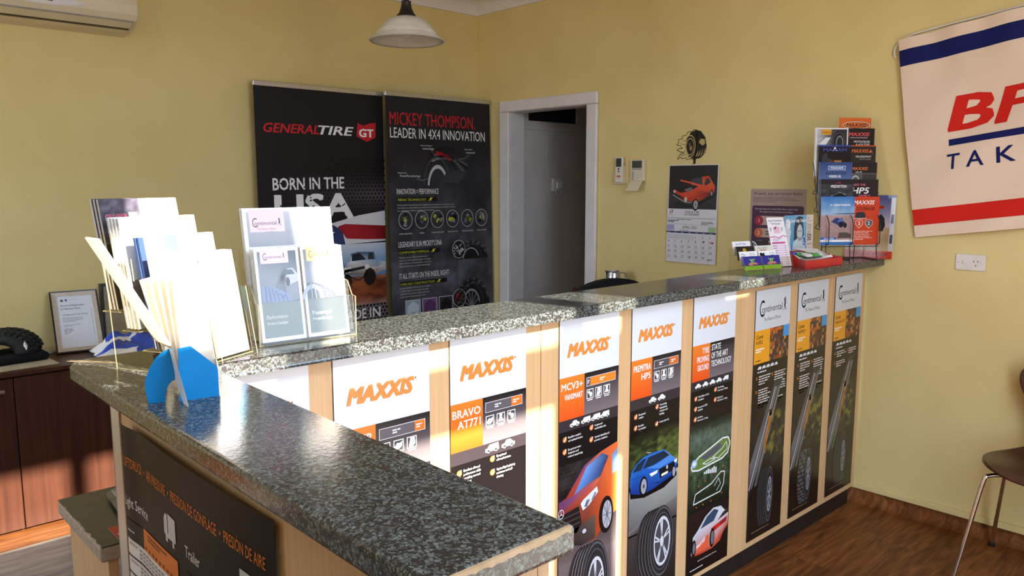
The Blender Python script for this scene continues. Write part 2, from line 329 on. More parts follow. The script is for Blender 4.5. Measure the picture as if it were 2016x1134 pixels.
class Canvas:
    """flat printed sheet, u to the right and v up, in metres"""
    EPS = 0.00012
    def __init__(self, w, h, col=WHITE, base=True):
        self.w, self.h, self.f, self.k = w, h, [], 0
        if base: self.rect(0, 0, w, h, col)
    def up(self): self.k += 1; return self
    def face(self, pts, cols): self.f.append((self.k, pts, cols)); return self
    def poly(self, pts, col, s=None):
        if s: x, y, w, h = s; pts = [(x+p[0]*w, y+p[1]*h) for p in pts]
        if not isinstance(col, list): col = [lin(col)]*len(pts)
        else: col = [lin(c) for c in col]
        return self.face(list(pts), col)
    def rect(self, x0, y0, x1, y1, col):
        """col may be one colour or (bottom, top) or four corners"""
        if isinstance(col, list) and len(col) == 2: col = [col[0], col[0], col[1], col[1]]
        return self.poly([(x0, y0), (x1, y0), (x1, y1), (x0, y1)], col)
    def ell(self, cx, cy, rx, ry, col, n=20, rot=0.0):
        c, s = math.cos(rot), math.sin(rot)
        return self.poly([(cx+rx*math.cos(a)*c-ry*math.sin(a)*s, cy+rx*math.cos(a)*s+ry*math.sin(a)*c) for a in [2*math.pi*i/n for i in range(n)]], col)
    def ring(self, cx, cy, rx, ry, t, col, n=28, a0=0.0, a1=2*math.pi):
        p = [a0+(a1-a0)*i/n for i in range(n+1)]; q = 1-t
        for a, b in zip(p, p[1:]):
            self.poly([(cx+rx*math.cos(a), cy+ry*math.sin(a)), (cx+rx*math.cos(b), cy+ry*math.sin(b)), (cx+q*rx*math.cos(b), cy+q*ry*math.sin(b)), (cx+q*rx*math.cos(a), cy+q*ry*math.sin(a))], col)
        return self
    def line(self, pts, w, col):
        for (x0, y0), (x1, y1) in zip(pts, pts[1:]):
            dx, dy = x1-x0, y1-y0; l = math.hypot(dx, dy) or 1; nx, ny = -dy/l*w/2, dx/l*w/2
            self.poly([(x0+nx, y0+ny), (x0-nx, y0-ny), (x1-nx, y1-ny), (x1+nx, y1+ny)], col)
        return self
    def frame(self, x0, y0, x1, y1, t, col):
        self.rect(x0, y0, x1, y0+t, col); self.rect(x0, y1-t, x1, y1, col); self.rect(x0, y0, x0+t, y1, col); self.rect(x1-t, y0, x1, y1, col); return self
    def grid(self, x0, y0, x1, y1, nx, ny, fn):
        cs = [[lin(fn(i/nx, j/ny)) for i in range(nx+1)] for j in range(ny+1)]
        X = lambda i: x0+(x1-x0)*i/nx
        Y = lambda j: y0+(y1-y0)*j/ny
        for j in range(ny):
            for i in range(nx):
                self.face([(X(i), Y(j)), (X(i+1), Y(j)), (X(i+1), Y(j+1)), (X(i), Y(j+1))], [cs[j][i], cs[j][i+1], cs[j+1][i+1], cs[j+1][i]])
        return self
    def text(self, s, x, y, h=None, w=None, col=WHITE, bold=0.0, shear=0.0, al='l', clip=None, res=2, slant=0.0):
        vs, fs, a0, a1, b0, b1 = text_geo(s, 0.0, shear, res)
        if not fs: return self
        if h is None: sy = sx = w/(a1-a0)
        else:
            # h is the height of a capital letter
            _, _, _, _, c0, c1 = text_geo('H', 0.0, 0.0, res); sy = h/(c1-c0); sx = sy if w is None else w/(a1-a0)
        W = (a1-a0)*sx; ox = x-(0 if al == 'l' else W/2 if al == 'c' else W); c = [lin(col)]; e = bold*.62
        if bold < .006: offs = [(0, 0)]
        elif bold < .02: offs = [(-e, 0), (e, 0)]
        else: offs = [(-e, -e*.7), (e, -e*.7), (e, e*.7), (-e, e*.7), (0, 0)]
        k0 = self.k
        for n_, (dx, dy) in enumerate(offs):
            self.k = k0+.16*n_
            for f in fs:
                pts = [(ox+(vs[i][0]+dx-a0)*sx, y+(vs[i][1]+dy)*sy+slant*(vs[i][0]-a0)*sx) for i in f]
                if clip and not all(clip[0] <= p[0] <= clip[1] for p in pts): continue
                self.face(pts, c*len(pts))
        self.k = k0
        return self
    def lines(self, L_, x, y, h, lead, col=WHITE, bold=0.015, al='l', cond=0.82):
        for i, s in enumerate(L_):
            if s:
                vs, fs, a0, a1, b0, b1 = text_geo(s, 0.0, 0.0, 1); _, _, _, _, c0, c1 = text_geo('H', 0.0, 0.0, 1)
                self.text(s, x, y-i*lead, h, (a1-a0)*h/(c1-c0)*cond, col, bold, 0.0, al, res=1)
        return self
    def small(self, x, y, w, n, lead, col, t=0.45, seed=1):
        """rows of print too small to read"""
        r = random.Random(seed)
        for i in range(n):
            ww = w*(0.72+0.28*r.random()) if i < n-1 else w*0.5; q = x; yy = y-i*lead
            while q < x+ww:
                a = min(lead*(0.8+2.2*r.random()), x+ww-q); self.rect(q, yy, q+a, yy+lead*t, col); q += a+lead*0.35
        return self
    def squeeze(self, k):
        self.f = [(z, [(p[0]*k, p[1]) for p in pts], cc) for z, pts, cc in self.f]; self.w *= k; return self
    def build(self, name, m, parent=None, loc=(0, 0, 0), O=(0, 0, 0), U=(1, 0, 0), V=(0, 0, 1), thick=0.003, warp=None, cuts=None, back=None, outline=None):
        U, V, O = Vector(U).normalized(), Vector(V).normalized(), Vector(O); NN = U.cross(V)
        bm = bmesh.new(); lay = bm.loops.layers.float_color.new('Col'); kz = bm.verts.layers.float.new('k')
        for k, pts, cols in self.f:
            vs = []
            for p in pts:
                v = bm.verts.new((p[0], p[1], 0)); v[kz] = (k+1)*self.EPS; vs.append(v)
            try: f = bm.faces.new(vs)
            except ValueError: continue
            for lp, c in zip(f.loops, cols): lp[lay] = c
        if thick:
            bc = lin(back or (225, 222, 216))
            pts = outline or [(0, 0), (self.w, 0), (self.w, self.h), (0, self.h)]
            top = [bm.verts.new((x, y, 0)) for x, y in pts]; bot = [bm.verts.new((x, y, 0)) for x, y in pts]
            for v in bot: v[kz] = -thick
            fs = [bm.faces.new(list(reversed(bot)))]
            for i in range(len(pts)): fs.append(bm.faces.new((bot[i], bot[(i+1) % len(pts)], top[(i+1) % len(pts)], top[i])))
            for f in fs:
                for lp in f.loops: lp[lay] = bc
        if cuts:
            for ax, n in ((0, cuts[0]), (1, cuts[1])):
                ext = (self.w, self.h)[ax]
                for i in range(1, n):
                    co = [0, 0, 0]; no = [0, 0, 0]; co[ax] = ext*i/n; no[ax] = 1
                    bmesh.ops.bisect_plane(bm, geom=bm.verts[:]+bm.edges[:]+bm.faces[:], plane_co=co, plane_no=no, dist=1e-6)
        for v in bm.verts:
            z = v[kz]; x, y = v.co.x, v.co.y
            if warp: v.co = warp(x, y, z)
            else: v.co = O+U*x+V*y+NN*z
        o = obj(name, bm, m, parent, loc)
        return o
def fbm(x, y, z=0.0, o=4): return noise.fractal(Vector((x, y, z)), 1.0, 2.0, o)
def mix(a, b, t):
    t = max(0.0, min(1.0, t)); return tuple(a[i]+(b[i]-a[i])*t for i in range(3))
# ------------------------------------------------------------------ printed motifs
def tyre(c, cx, cy, rx, ry, tw, tread=(48, 48, 50), lug=(120, 120, 124), rim=(205, 207, 212), hub=(70, 70, 74), knob=False, spokes=5, rr=0.66):
    """tyre seen three-quarter: tread drum to the left of the wheel face"""
    n = 26; P_ = [(cx-tw+rx*0.96*math.cos(a), cy+ry*0.98*math.sin(a)) for a in [math.pi/2+math.pi*i/n for i in range(n+1)]]
    Q_ = [(cx+rx*math.cos(a), cy+ry*math.sin(a)) for a in [math.pi*1.5+math.pi*i/n for i in range(n+1)]]
    c.poly(P_+Q_, tread); c.up()
    for k in range(1, 5):
        f = k/5; x = cx-tw*(1-f); pts = [(x-0.985*rx*math.cos(a), cy+ry*math.sin(a)) for a in [-math.pi/2*0.93+math.pi*0.93*i/18 for i in range(19)]]
        if not knob: c.line(pts, tw*0.06, (14, 14, 15)); c.line([(p[0]+tw*0.045, p[1]) for p in pts], tw*0.02, lug)
        else:
            for i in range(0, 18):
                a, b = pts[i], pts[i+1]; s = (0.3 if (i+k) % 2 else 0.0)
                c.poly([(a[0]-tw*0.09+s*tw*0.1, a[1]+(b[1]-a[1])*0.12), (a[0]+tw*0.09, a[1]), (b[0]+tw*0.08, a[1]+(b[1]-a[1])*0.62), (b[0]-tw*0.09, a[1]+(b[1]-a[1])*0.7)], lug if (i+k) % 3 else (66, 66, 68))
    c.up(); c.ell(cx, cy, rx, ry, (40, 40, 43), 30); c.up(); c.ring(cx, cy, rx*0.97, ry*0.97, 0.05, (88, 88, 92)); c.ring(cx, cy, rx*0.82, ry*0.82, 0.05, (70, 70, 74))
    c.up(); c.ell(cx+rx*0.03, cy, rx*rr, ry*rr, rim, 26); c.up(); c.ell(cx+rx*0.02, cy, rx*rr*0.87, ry*rr*0.87, hub, 26); c.up()
    for i in range(spokes):
        a = 2*math.pi*i/spokes+0.4
        for d in (-0.11, 0.11): c.line([(cx+rx*0.1*math.cos(a), cy+ry*0.1*math.sin(a)), (cx+rx*rr*0.9*math.cos(a+d), cy+ry*rr*0.9*math.sin(a+d))], rx*0.09, rim)
    c.up(); c.ell(cx, cy, rx*0.15, ry*0.15, rim, 14); return c
def car_front(c, x, y, w, h, body=(28, 88, 190), dk=(14, 40, 110), glass=(30, 44, 60), lo=(16, 20, 30), rim=(150, 155, 165), flip=False):
    """saloon seen from the front right corner"""
    S = lambda pts: [((x+(1-p[0])*w) if flip else (x+p[0]*w), y+p[1]*h) for p in pts]
    E = lambda cx, cy, rx, ry, col: c.ell((x+(1-cx)*w) if flip else x+cx*w, y+cy*h, rx*w, ry*h, col)
    c.poly(S([(0.02, .1), (.3, 0), (.72, .04), (1, .22), (1, .32), (.4, .2), (0, .3)]), (10, 10, 12)); c.up()
    c.poly(S([(0, .5), (.03, .72), (.12, .86), (.26, .97), (.5, 1), (.72, .97), (.84, .8), (.97, .66), (1, .52), (.98, .36), (.9, .26), (.5, .12), (.34, .1), (.2, .12), (.02, .22)]), [body]*6+[mix(body, (255, 255, 255), .25)]*2+[body]*1+[dk]*6); c.up()
    c.poly(S([(.26, .7), (.37, .93), (.7, .95), (.83, .79), (.5, .7)]), glass); c.poly(S([(.05, .7), (.14, .85), (.27, .93), (.33, .92), (.22, .69)]), glass)
    c.poly(S([(.34, .68), (.55, .69), (.83, .78), (.95, .66), (.62, .56)]), mix(body, (255, 255, 255), .18))
    c.poly(S([(.6, .54), (.94, .6), (.97, .4), (.63, .3)]), lo); c.poly(S([(.42, .27), (.6, .22), (.92, .32), (.62, .24)]), lo)
    c.up(); c.poly(S([(.4, .52), (.58, .54), (.56, .47), (.44, .44)]), (225, 232, 240)); c.poly(S([(.93, .62), (1, .64), (1, .56), (.95, .55)]), (225, 232, 240))
    c.poly(S([(.66, .4), (.8, .42), (.8, .36), (.66, .34)]), (235, 232, 205)); E(.78, .52, .02, .05, (190, 190, 195))
    c.line(S([(.3, .55), (.03, .55)]), 0.006*w, dk); E(.28, .28, .085, .24, (12, 12, 14)); E(.93, .34, .05, .17, (12, 12, 14))
    c.up(); E(.285, .28, .06, .18, rim); E(.935, .34, .032, .12, rim); c.up(); E(.285, .28, .018, .05, (60, 60, 66)); return c
def side_cars(c, xs, y, s, col=(245, 245, 245), van=()):
    for i, x in enumerate(xs):
        k = i in van
        body = [(0, .1), (0, .5), (.14, .55), (.3, .95), (.97, 1), (1, .1)] if k else [(0, .12), (.02, .5), (.22, .58), (.36, .95), (.66, .97), (.86, .6), (1, .52), (1, .12)]
        c.poly(body, col, (x, y, s*1.0, s*0.46)); c.ell(x+.22*s, y+.06*s, .1*s, .09*s, col, 10); c.ell(x+.78*s, y+.06*s, .1*s, .09*s, col, 10)
def tick(c, x, y, r):
    c.ell(x, y, r, r, (232, 122, 52), 16); c.up(); c.line([(x-.5*r, y), (x-.1*r, y-.5*r), (x+.75*r, y+.95*r)], r*.32, WHITE); c.k -= 1
def maxx_logo(c, x, y, w, col=(230, 140, 62), edge=(150, 92, 60)):
    c.text('MAXXIS', x, y, w*.185, w*.93, edge, 0.088, 0.3); c.up(); c.text('MAXXIS', x, y, w*.185, w*.93, col, 0.068, 0.3)
    c.ell(x+w*.965, y+w*.17, w*.013, w*.013, edge, 8); c.k -= 1
def conti_logo(c, x, y, w, col=(34, 34, 36), sub=True, slant=0.0):
    h = w*.155; c.ring(x+.105*w, y+.62*h, .105*w, 1.0*h, .26, col, 22, 0.9, 5.6)
    c.text('ontinental', x+.075*w, y+.12*h, h*.80, w*.745, col, 0.012)
    c.poly([(0, 0), (.2, .28), (.3, .62), (.16, .8), (.3, .95), (.56, 1), (.5, .75), (.62, .5), (.5, .3), (.72, .02), (.6, 0), (.36, .26)], col, (x+.86*w, y, .15*w, h*1.55))
    c.rect(x+.82*w, y-.04*h, x+w, y, col)
    if sub: c.text('The Future in Motion', x+.16*w, y-h*.95, h*.44, w*.62, col, 0.006, res=1)
# ------------------------------------------------------------------ room
XW, YB, ZC = 3.66, 4.29, 2.73
b = NB(); box(b, XL, YW-0.02, -0.05, XW, YB, 0); struct('floor', b, M['floor'])
b = NB(); box(b, XL, YW-0.02, ZC, XW, YB, ZC+0.05); struct('ceiling', b, M['ceil'])
b = NB(); box(b, XL-.1, YB, 0, XW+0.1, YB+0.1, ZC); struct('wall_back', b, M['wall'])
DY0, DY1, DZ = 3.245, 3.962, 1.985
b = NB(); box(b, XW, YW-0.02, 0, XW+0.1, DY0, ZC); box(b, XW, DY1, 0, XW+0.1, YB, ZC); box(b, XW, DY0, DZ, XW+0.1, DY1, ZC)
struct('wall_right', b, M['wall'])
b = NB(); box(b, XL-.1, YW-0.02, 0, XL, SIDE[0], ZC); box(b, XL-.1, SIDE[1], 0, XL, YB+0.1, ZC); box(b, XL-.1, SIDE[0], 0, XL, SIDE[1], SIDE[2]); box(b, XL-.1, SIDE[0], SIDE[3], XL, SIDE[1], ZC); struct('wall_left', b, M['wall'])
b = NB()
for y0, z0, y1, z1 in ((SIDE[0], SIDE[2], SIDE[0]+.05, SIDE[3]), (SIDE[1]-.05, SIDE[2], SIDE[1], SIDE[3]), (SIDE[0], SIDE[2], SIDE[1], SIDE[2]+.05), (SIDE[0], SIDE[3]-.05, SIDE[1], SIDE[3])): box(b, XL-.07, y0, z0, XL-.01, y1, z1)
struct('fill_window', b, M['white'])
b = NB()
xs = sorted({XL-.1, XW+0.1} | {v for o in OPEN for v in o[:2]}); zs = sorted({0, ZC} | {v for o in OPEN for v in o[2:]})
for x0, x1 in zip(xs, xs[1:]):
    for z0, z1 in zip(zs, zs[1:]):
        if not any(o[0] <= x0 and x1 <= o[1] and o[2] <= z0 and z1 <= o[3] for o in OPEN): box(b, x0, YW-0.02, z0, x1, YW, z1)
struct('wall_front', b, M['white'])
def cove(name, pts_fn):
    b = NB(); prof = [(0, 0), (0.012, 0.0)]+[(0.012+0.078*(1-math.cos(a)), 0.078*math.sin(a)+0.004) for a in [math.pi/2*i/6 for i in range(7)]]+[(0.09, 0.09), (0, 0.09)]
    A = [b.verts.new(pts_fn(d, z, 0)) for d, z in prof]; B = [b.verts.new(pts_fn(d, z, 1)) for d, z in prof]; n = len(prof)
    for i in range(n): b.faces.new((A[i], A[(i+1) % n], B[(i+1) % n], B[i]))
    b.faces.new(A); b.faces.new(list(reversed(B))); bmesh.ops.recalc_face_normals(b, faces=b.faces[:]); struct(name, b, M['ceil'])
cove('trim_1', lambda d, z, e: (XL if e == 0 else XW-d, YB-d, 2.64+z))
cove('trim_2', lambda d, z, e: (XW-d, YW if e == 0 else YB-d, 2.64+z))
# vinyl floor coved up the right wall, with the small skirting strip above it
b = NB(); pr = [(0.05, 0.0005)]+[(0.05-0.045*math.sin(a), 0.05*(1-math.cos(a))+0.0005) for a in [math.pi/2*i/6 for i in range(1, 7)]]+[(0.005, 0.06), (0, 0.06), (0, 0)]
A = [b.verts.new((XW-d, YW, z)) for d, z in pr]; B = [b.verts.new((XW-d, DY0-0.075, z)) for d, z in pr]
for i in range(len(pr)): b.faces.new((A[i], A[(i+1) % len(pr)], B[(i+1) % len(pr)], B[i]))
b.faces.new(A); b.faces.new(list(reversed(B))); bmesh.ops.recalc_face_normals(b, faces=b.faces[:]); struct('trim_3', b, M['floor'])
b = NB(); box(b, XW-0.014, YW, 0.06, XW, DY0-0.075, 0.088, 0.004); struct('baseboard_right', b, M['wall'])
# door opening: rounded architrave, jamb linings
b = NB(); aw = 0.073
for y0, y1, s in ((DY0-aw, DY0+0.012, 1), (DY1-0.012, DY1+aw+0.008, -1)):
    box(b, XW-0.0219, y0+(.0001 if s==1 else 0), 0, XW, y1, DZ-0.0125, 0.008, 3)
box(b, XW-0.022, DY0-aw, DZ-0.012, XW, DY1+aw+0.008, DZ+aw-0.012, 0.008, 3)
box(b, XW-0.002, DY0-0.001, 0, XW+0.122, DY0+0.014, DZ); box(b, XW-0.002, DY1-0.014, 0, XW+0.122, DY1+0.001, DZ); box(b, XW-0.002, DY0, DZ-0.014, XW+0.122, DY1, DZ+0.001)
struct('door_1', b, M['white'])
# hallway behind the door
b = NB(); box(b, XW+0.1, 4.0, 0, 6.2, 4.1, ZC); struct('wall_hallway', b, M['hall'])
b = NB(); box(b, 5.6, 2.2, 0, 5.7, 4.0, ZC); box(b, XW+0.1, 2.1, 0, 5.7, 2.2, ZC); struct('wall_hallway_end', b, M['hall'])
b = NB(); box(b, XW+0.1, 2.1, ZC, 6.2, 4.1, ZC+0.05); struct('ceiling_hallway', b, M['hall'])
b = NB(); box(b, XW, 2.1, -0.05, 6.2, 4.1, 0); struct('floor_hallway', b, M['floor'])
b = NB(); box(b, 3.78, 3.985, 1.87, 4.46, 4.0, 1.93); box(b, 3.78, 3.985, 2.06, 4.46, 4.0, 2.12); box(b, 3.78, 3.985, 1.93, 3.861, 4.0, 2.06); box(b, 4.351, 3.985, 1.93, 4.46, 4.0, 2.06)
w1 = struct('window_1', b, M['hall']); b = NB(); box(b, 3.861, 3.994, 1.93, 4.351, 4.0, 2.06); obj('window_pane', b, M['black'], w1)
t = thing('junction_box', 'small white junction box with a hanging cord on the dim hallway wall', 'junction box', (4.145, 4.0, 1.43))
b = NB(); box(b, -0.05, -0.03, 0.01, 0.05, 0, 0.105, 0.008); box(b, -0.02, -0.045, 0.03, 0.035, -0.03, 0.08, 0.006); obj('box_body', b, M['white'], t)
b = NB(); tube(b, bez([(-0.045, -0.015, 0.08), (-0.085, -0.008, 0.14), (-0.095, -0.006, 0.3), (-0.096, -0.006, 0.44)]), 0.003, 6)
tube(b, bez([(-0.03, -0.035, 0.02), (-0.01, -0.03, -0.012), (0.025, -0.03, -0.008), (0.042, -0.025, 0.03)]), 0.003, 6); obj('cord', b, M['white'], t)
# ------------------------------------------------------------------ counter
YP = 1.506
wt = NB()
prism(wt, [(.378, .51), (.559, .51), (.559, 1.455), (XW-0.002, 1.455), (XW-0.002, 1.678), (.425, 1.678), (.392, 1.664), (.378, 1.63)], 1.129, 1.161, 0.006, 3)
o = obj('counter_worktop', wt, M['stone'], loc=(0, 0, 0)); tag(o, 'L-shaped speckled dark stone-look laminate worktop on top of the service counter', 'worktop')
b = NB(); r = random.Random(3); n = 26; pts = []
for i in range(n+1):
    x = .383+.172*i/n; d = 0.002+0.005*r.random()**1.5*(0.4+0.6*i/n); pts.append((x, d))
for (x0, d0), (x1, d1) in zip(pts, pts[1:]):
    q = [(x0, .5135, 1.1602), (x1, .5135, 1.1602), (x1, .5098, 1.1595), (x1, .5096, 1.157-d1*.9), (x0, .5096, 1.157-d0*.9), (x0, .5098, 1.1595)]
    vs = [b.verts.new(p) for p in q]; b.faces.new((vs[0], vs[1], vs[2], vs[5])); b.faces.new((vs[5], vs[2], vs[3], vs[4]))
e = obj('worn_edge', b, M['glue'], o); e['label'] = 'chipped tan edge along the near end'
b = NB(); d = Vector((.559-.386, 1.455-1.672, 0)); nn = Vector((d.y, -d.x, 0)).normalized()*0.0022; A = Vector((.386, 1.672, 1.1611)); B = Vector((.557, 1.458, 1.1611))
for s in (0, 1):
    off = nn*(s*3.2-1.6); q = [A+off-nn*.5, B+off-nn*.5, B+off+nn*.5, A+off+nn*.5]; vs = [b.verts.new(p) for p in q]; f = b.faces.new(vs)
bmesh.ops.recalc_face_normals(b, faces=b.faces[:]); obj('mitre_joint', b, M['glue'], o)
def cabinet(x0, x1, label):
    t = thing('counter_cabinet', label, 'counter cabinet', (x0, YP, 0), group=None)
    w = x1-x0
    b = NB(); box(b, 0.001, 0, 0.092, w-0.001, 0.018, 1.129, 0.0012, 1); obj('front_panel', b, M['beech'], t)
    for a, c_ in ((0.0015, 0.017), (w-0.017, w-0.0015)): b = NB(); box(b, a, 0.018, 0.092, c_, 0.046, 1.129); obj('side_rail', b, M['beech'], t)
    b = NB(); box(b, 0, 0.025, 0, w, 0.043, 0.092); obj('plinth', b, M['black'], t)
cabinet(.549, 1.509, 'beech counter front unit nearest the short return, white posters in full sun')
cabinet(1.509, 2.572, 'middle beech counter front unit, carrying the van, blue car and race track posters')
cabinet(2.572, 3.588, 'beech counter front unit next to the right wall, carrying three truck tyre posters')
t = thing('return_cabinet', 'beech panelled short return of the counter under the near end of the worktop', 'counter cabinet', (.395, .53, 0))
b = NB(); box(b, 0, 0, 0.03, 0.018, 0.91, 1.129, 0.0012, 1); obj('side_panel', b, M['beech'], t)
b = NB(); box(b, 0.132, 0, 0.03, 0.15, 0.91, 1.129, 0.0012, 1); obj('side_panel', b, M['beech'], t)
b = NB(); box(b, 0.018, 0.0, 0.03, 0.132, 0.018, 1.129); obj('end_panel', b, M['beech'], t)
b = NB(); box(b, 0.01, 0.01, 0, 0.14, 0.9, 0.03); obj('plinth', b, M['black'], t)
b = NB(); box(b, -0.003, 0.868, 0.03, 0.0, 0.912, 1.129); box(b, -0.003, 0.91, 0.03, 0.018, 0.913, 1.129); obj('corner_trim', b, M['alu'], t)['label'] = 'thin aluminium corner strip'
# lower desk behind the counter
t = thing('low_desk', 'low dark grey-green staff desk with a chipped end, tucked behind the counter', 'desk', (.388, 1.555, 0))
b = NB(); r = random.Random(5); ys = [0.31*i/18 for i in range(19)]
top = [(0.0015+0.004*r.random()*(i % 2+0.5), y) for i, y in enumerate(ys)]
prism(b, [(x, y) for x, y in reversed(top)]+[(1.9, 0), (1.9, .31)], 0.8185, 0.8205); obj('desk_surface', b, M['desk'], t)
b = NB(); box(b, 0.0008, 0, 0.788, 1.9, 0.31, 0.8184, 0.005, 2); obj('desk_core', b, M['chip'], t)['label'] = 'bare chipboard where the laminate has broken off'
b = NB(); box(b, 0.016, 0.012, 0, 0.034, 0.285, 0.788); obj('end_panel', b, M['beech'], t)
b = NB(); box(b, 1.86, 0.012, 0, 1.878, 0.285, 0.788); obj('end_panel', b, M['beech'], t)
# grey sheet standing in for the counter's shade on the floor
o = NB(); box(o, -.9, 2.3, 0.0004, 1.7, 3.655, 0.0034, 0.0012, 1)
o = obj('floor_surface', o, [noisy(mat('shaded_floor_grey', rough=0.4), (0.20, 0.17, 0.145), (0.36, 0.32, 0.28), (2.5, 14, 8), 2.0, 6)]); tag(o, 'greyish sheet painted as shaded floor in front of the dark cupboards', 'floor shade')
# ------------------------------------------------------------------ dark cupboards at the back wall
t = thing('storage_cupboard', 'low dark mahogany cupboard against the back wall at left', 'cupboard', (-.13, 3.83, 0)); D = .455
b = NB(); box(b, -0.0, -0.012, .689, 1.552, D, .707, 0.002, 1); obj('cupboard_top', b, M['mahog'], t)
b = NB(); box(b, 0.0, 0.02, 0.012, 1.55, D, .689); box(b, 0.02, 0.03, 0.0, 1.53, D-.02, 0.012); obj('carcass', b, M['mahog'], t)
for i, (a, c) in enumerate(((0.003, .397), (.401, .799), (.803, 1.174), (1.178, 1.547))):
    b = NB(); box(b, a, 0, .013, c, .018, .681 if i != 2 else .681, 0.0015, 1); dd = obj('door', b, M['mahog'], t)
    if i in (1, 3):
        hb = NB(); x = c-.075 if i == 1 else a+.02
        x0, x1 = (c-.19, c-.035) if i == 1 else (a+.035, a+.19)
        box(hb, x0, -.03, .628, x1, -.022, .64, 0.002, 1); box(hb, x0+.01, -.024, .630, x0+.018, 0, .638); box(hb, x1-.018, -.024, .630, x1-.01, 0, .638); obj('handle', hb, M['steel'], dd)
# ------------------------------------------------------------------ visitor chair at the right edge
t = thing('visitor_chair', 'dark stained moulded plywood chair with chrome legs, beside the right wall', 'chair', (3.10, .66, 0))
prof = [(0, .452, .10), (.012, .462, .15), (.05, .472, .195), (.12, .468, .225), (.2, .46, .235), (.27, .455, .225), (.33, .456, .19), (.375, .47, .145), (.4, .50, .115), (.412, .54, .108), (.42, .59, .125), (.43, .64, .16), (.437, .69, .19), (.444, .735, .205), (.45, .77, .20), (.453, .79, .175), (.455, .802, .12)]
b = NB(); rows = []
for k, (x, z, hw) in enumerate(prof):
    row = []
    for j in range(13):
        s = -1+2*j/12; y = hw*math.sin(s*math.pi/2)**1 if False else hw*s
        dish = (0.012 if k < 8 else 0.0)*(s*s); dx = (0.02 if k > 8 else 0)*(1-s*s)
        row.append(b.verts.new((x+dx, y, z+dish)))
    rows.append(row)
for A, B in zip(rows, rows[1:]):
    for j in range(12): b.faces.new((A[j], B[j], B[j+1], A[j+1]))
bmesh.ops.recalc_face_normals(b, faces=b.faces[:])
seat = obj('seat_shell', b, M['chairwood'], t, smooth=True)
m = seat.modifiers.new('s', 'SUBSURF'); m.levels = 1; m.render_levels = 2; m = seat.modifiers.new('t', 'SOLIDIFY'); m.thickness = 0.011; m.offset = 0
for sx, sy, fx in ((.13, -1, .02), (.13, 1, .02), (.33, -1, .49), (.33, 1, .49)):
    b = NB(); tx = .075 if fx < .2 else .37
    tube(b, bez([(.22 if fx < .2 else .27, sy*.02, .436), (tx+.06 if fx < .2 else tx-.02, sy*.12, .436), (tx+.012, sy*.185, .43), (tx, sy*.2, .40), ((tx+fx)/2, sy*.232, .2), (fx, sy*.262, .008)], 8), 0.008, 10)
    lg = obj('leg', b, M['chrome'], t); b = NB(); lathe(b, [(0, 0), (.012, 0), (.012, .012), (.009, .02), (0, .02)], (fx, sy*.262, 0), 14); obj('foot_cap', b, M['rubber'], lg)
b = NB(); box(b, .18, -.06, .437, .31, .06, .452, 0.004); obj('leg_hub', b, M['rubber'], t)
# office chair behind the counter
t = thing('office_chair', 'black high-backed office chair behind the counter, only its top edge showing', 'office chair', (2.68, 2.25, 0))
b = NB(); pts = []
for i in range(17):
    a = math.pi*i/16; pts.append((-.255*math.cos(a), .975+.105*math.sin(a)**0.8))
A = [b.verts.new((x, -.028, z)) for x, z in [(-.22, .52), (.22, .52)]+[(x, z) for x, z in reversed(pts)]]; B = [b.verts.new((v.co.x, .03, v.co.z)) for v in A]
b.faces.new(A); b.faces.new(list(reversed(B)))
for i in range(len(A)): b.faces.new((A[i], B[i], B[(i+1) % len(A)], A[(i+1) % len(A)]))
bmesh.ops.recalc_face_normals(b, faces=b.faces[:]); bmesh.ops.bevel(b, geom=b.edges[:], offset=.012, segments=2, affect='EDGES'); obj('backrest', b, M['fabric'], t)
b = NB(); box(b, -.24, -.5, .42, .24, -.02, .50, .03, 3); obj('seat', b, M['fabric'], t)
b = NB(); tube(b, [(0, -.25, .08), (0, -.25, .42)], .025, 12); tube(b, bez([(0, -.25, .42), (0, 0, .42), (0, .05, .5), (0, .04, .62)], 6), .02, 8); obj('column', b, M['dark'], t)
for i in range(5):
    a = 2*math.pi*i/5+.3; b = NB(); tube(b, [(0, -.25, .11), (.28*math.cos(a), -.25+.28*math.sin(a), .065)], [.025, .015], 8)
    s = obj('base_spoke', b, M['dark'], t); b = NB(); lathe(b, [(0, -.028), (.02, -.02), (.028, 0), (.02, .02), (0, .028)], (.28*math.cos(a), -.25+.28*math.sin(a), .03), 12); obj('castor', b, M['dark'], s)
# small cabinet with the metal jug
t = thing('side_cabinet', 'plain dark side cabinet by the right wall behind the counter, under the metal jug', 'cabinet', (3.32, 2.70, 0))
b = NB(); box(b, 0, 0, 0, .32, .36, .905, .003, 1); obj('cabinet_body', b, M['mahog'], t); b = NB(); box(b, -.014, .01, .02, 0, .35, .885, .002, 1); d = obj('door', b, M['mahog'], t)
b = NB(); tube(b, [(-.03, .04, .6), (-.03, .04, .7)], .005, 8); tube(b, [(-.03, .04, .61), (-.013, .04, .61)], .004, 6); tube(b, [(-.03, .04, .69), (-.013, .04, .69)], .004, 6); obj('handle', b, M['steel'], d)
b = NB(); lathe(b, [(0, 0), (.041, 0), (.046, .012), (.045, .04), (.036, .078), (.032, .09), (.035, .092), (.032, .0925), (.029, .09), (.04, .04), (.04, .01), (0, .01)], (0, 0, 0), 32)
for v in b.verts:
    if v.co.z > .07: k = max(0, math.cos(math.atan2(v.co.y, v.co.x)-2.3))**6; v.co.x += -.014*k*(v.co.z-.07)/.02; v.co.y += .012*k*(v.co.z-.07)/.02
o = obj('metal_jug', b, M['steel'], loc=(3.53, 2.93, .905)); tag(o, 'small silver milk jug with a pouring lip, seen over the black chair back', 'jug')
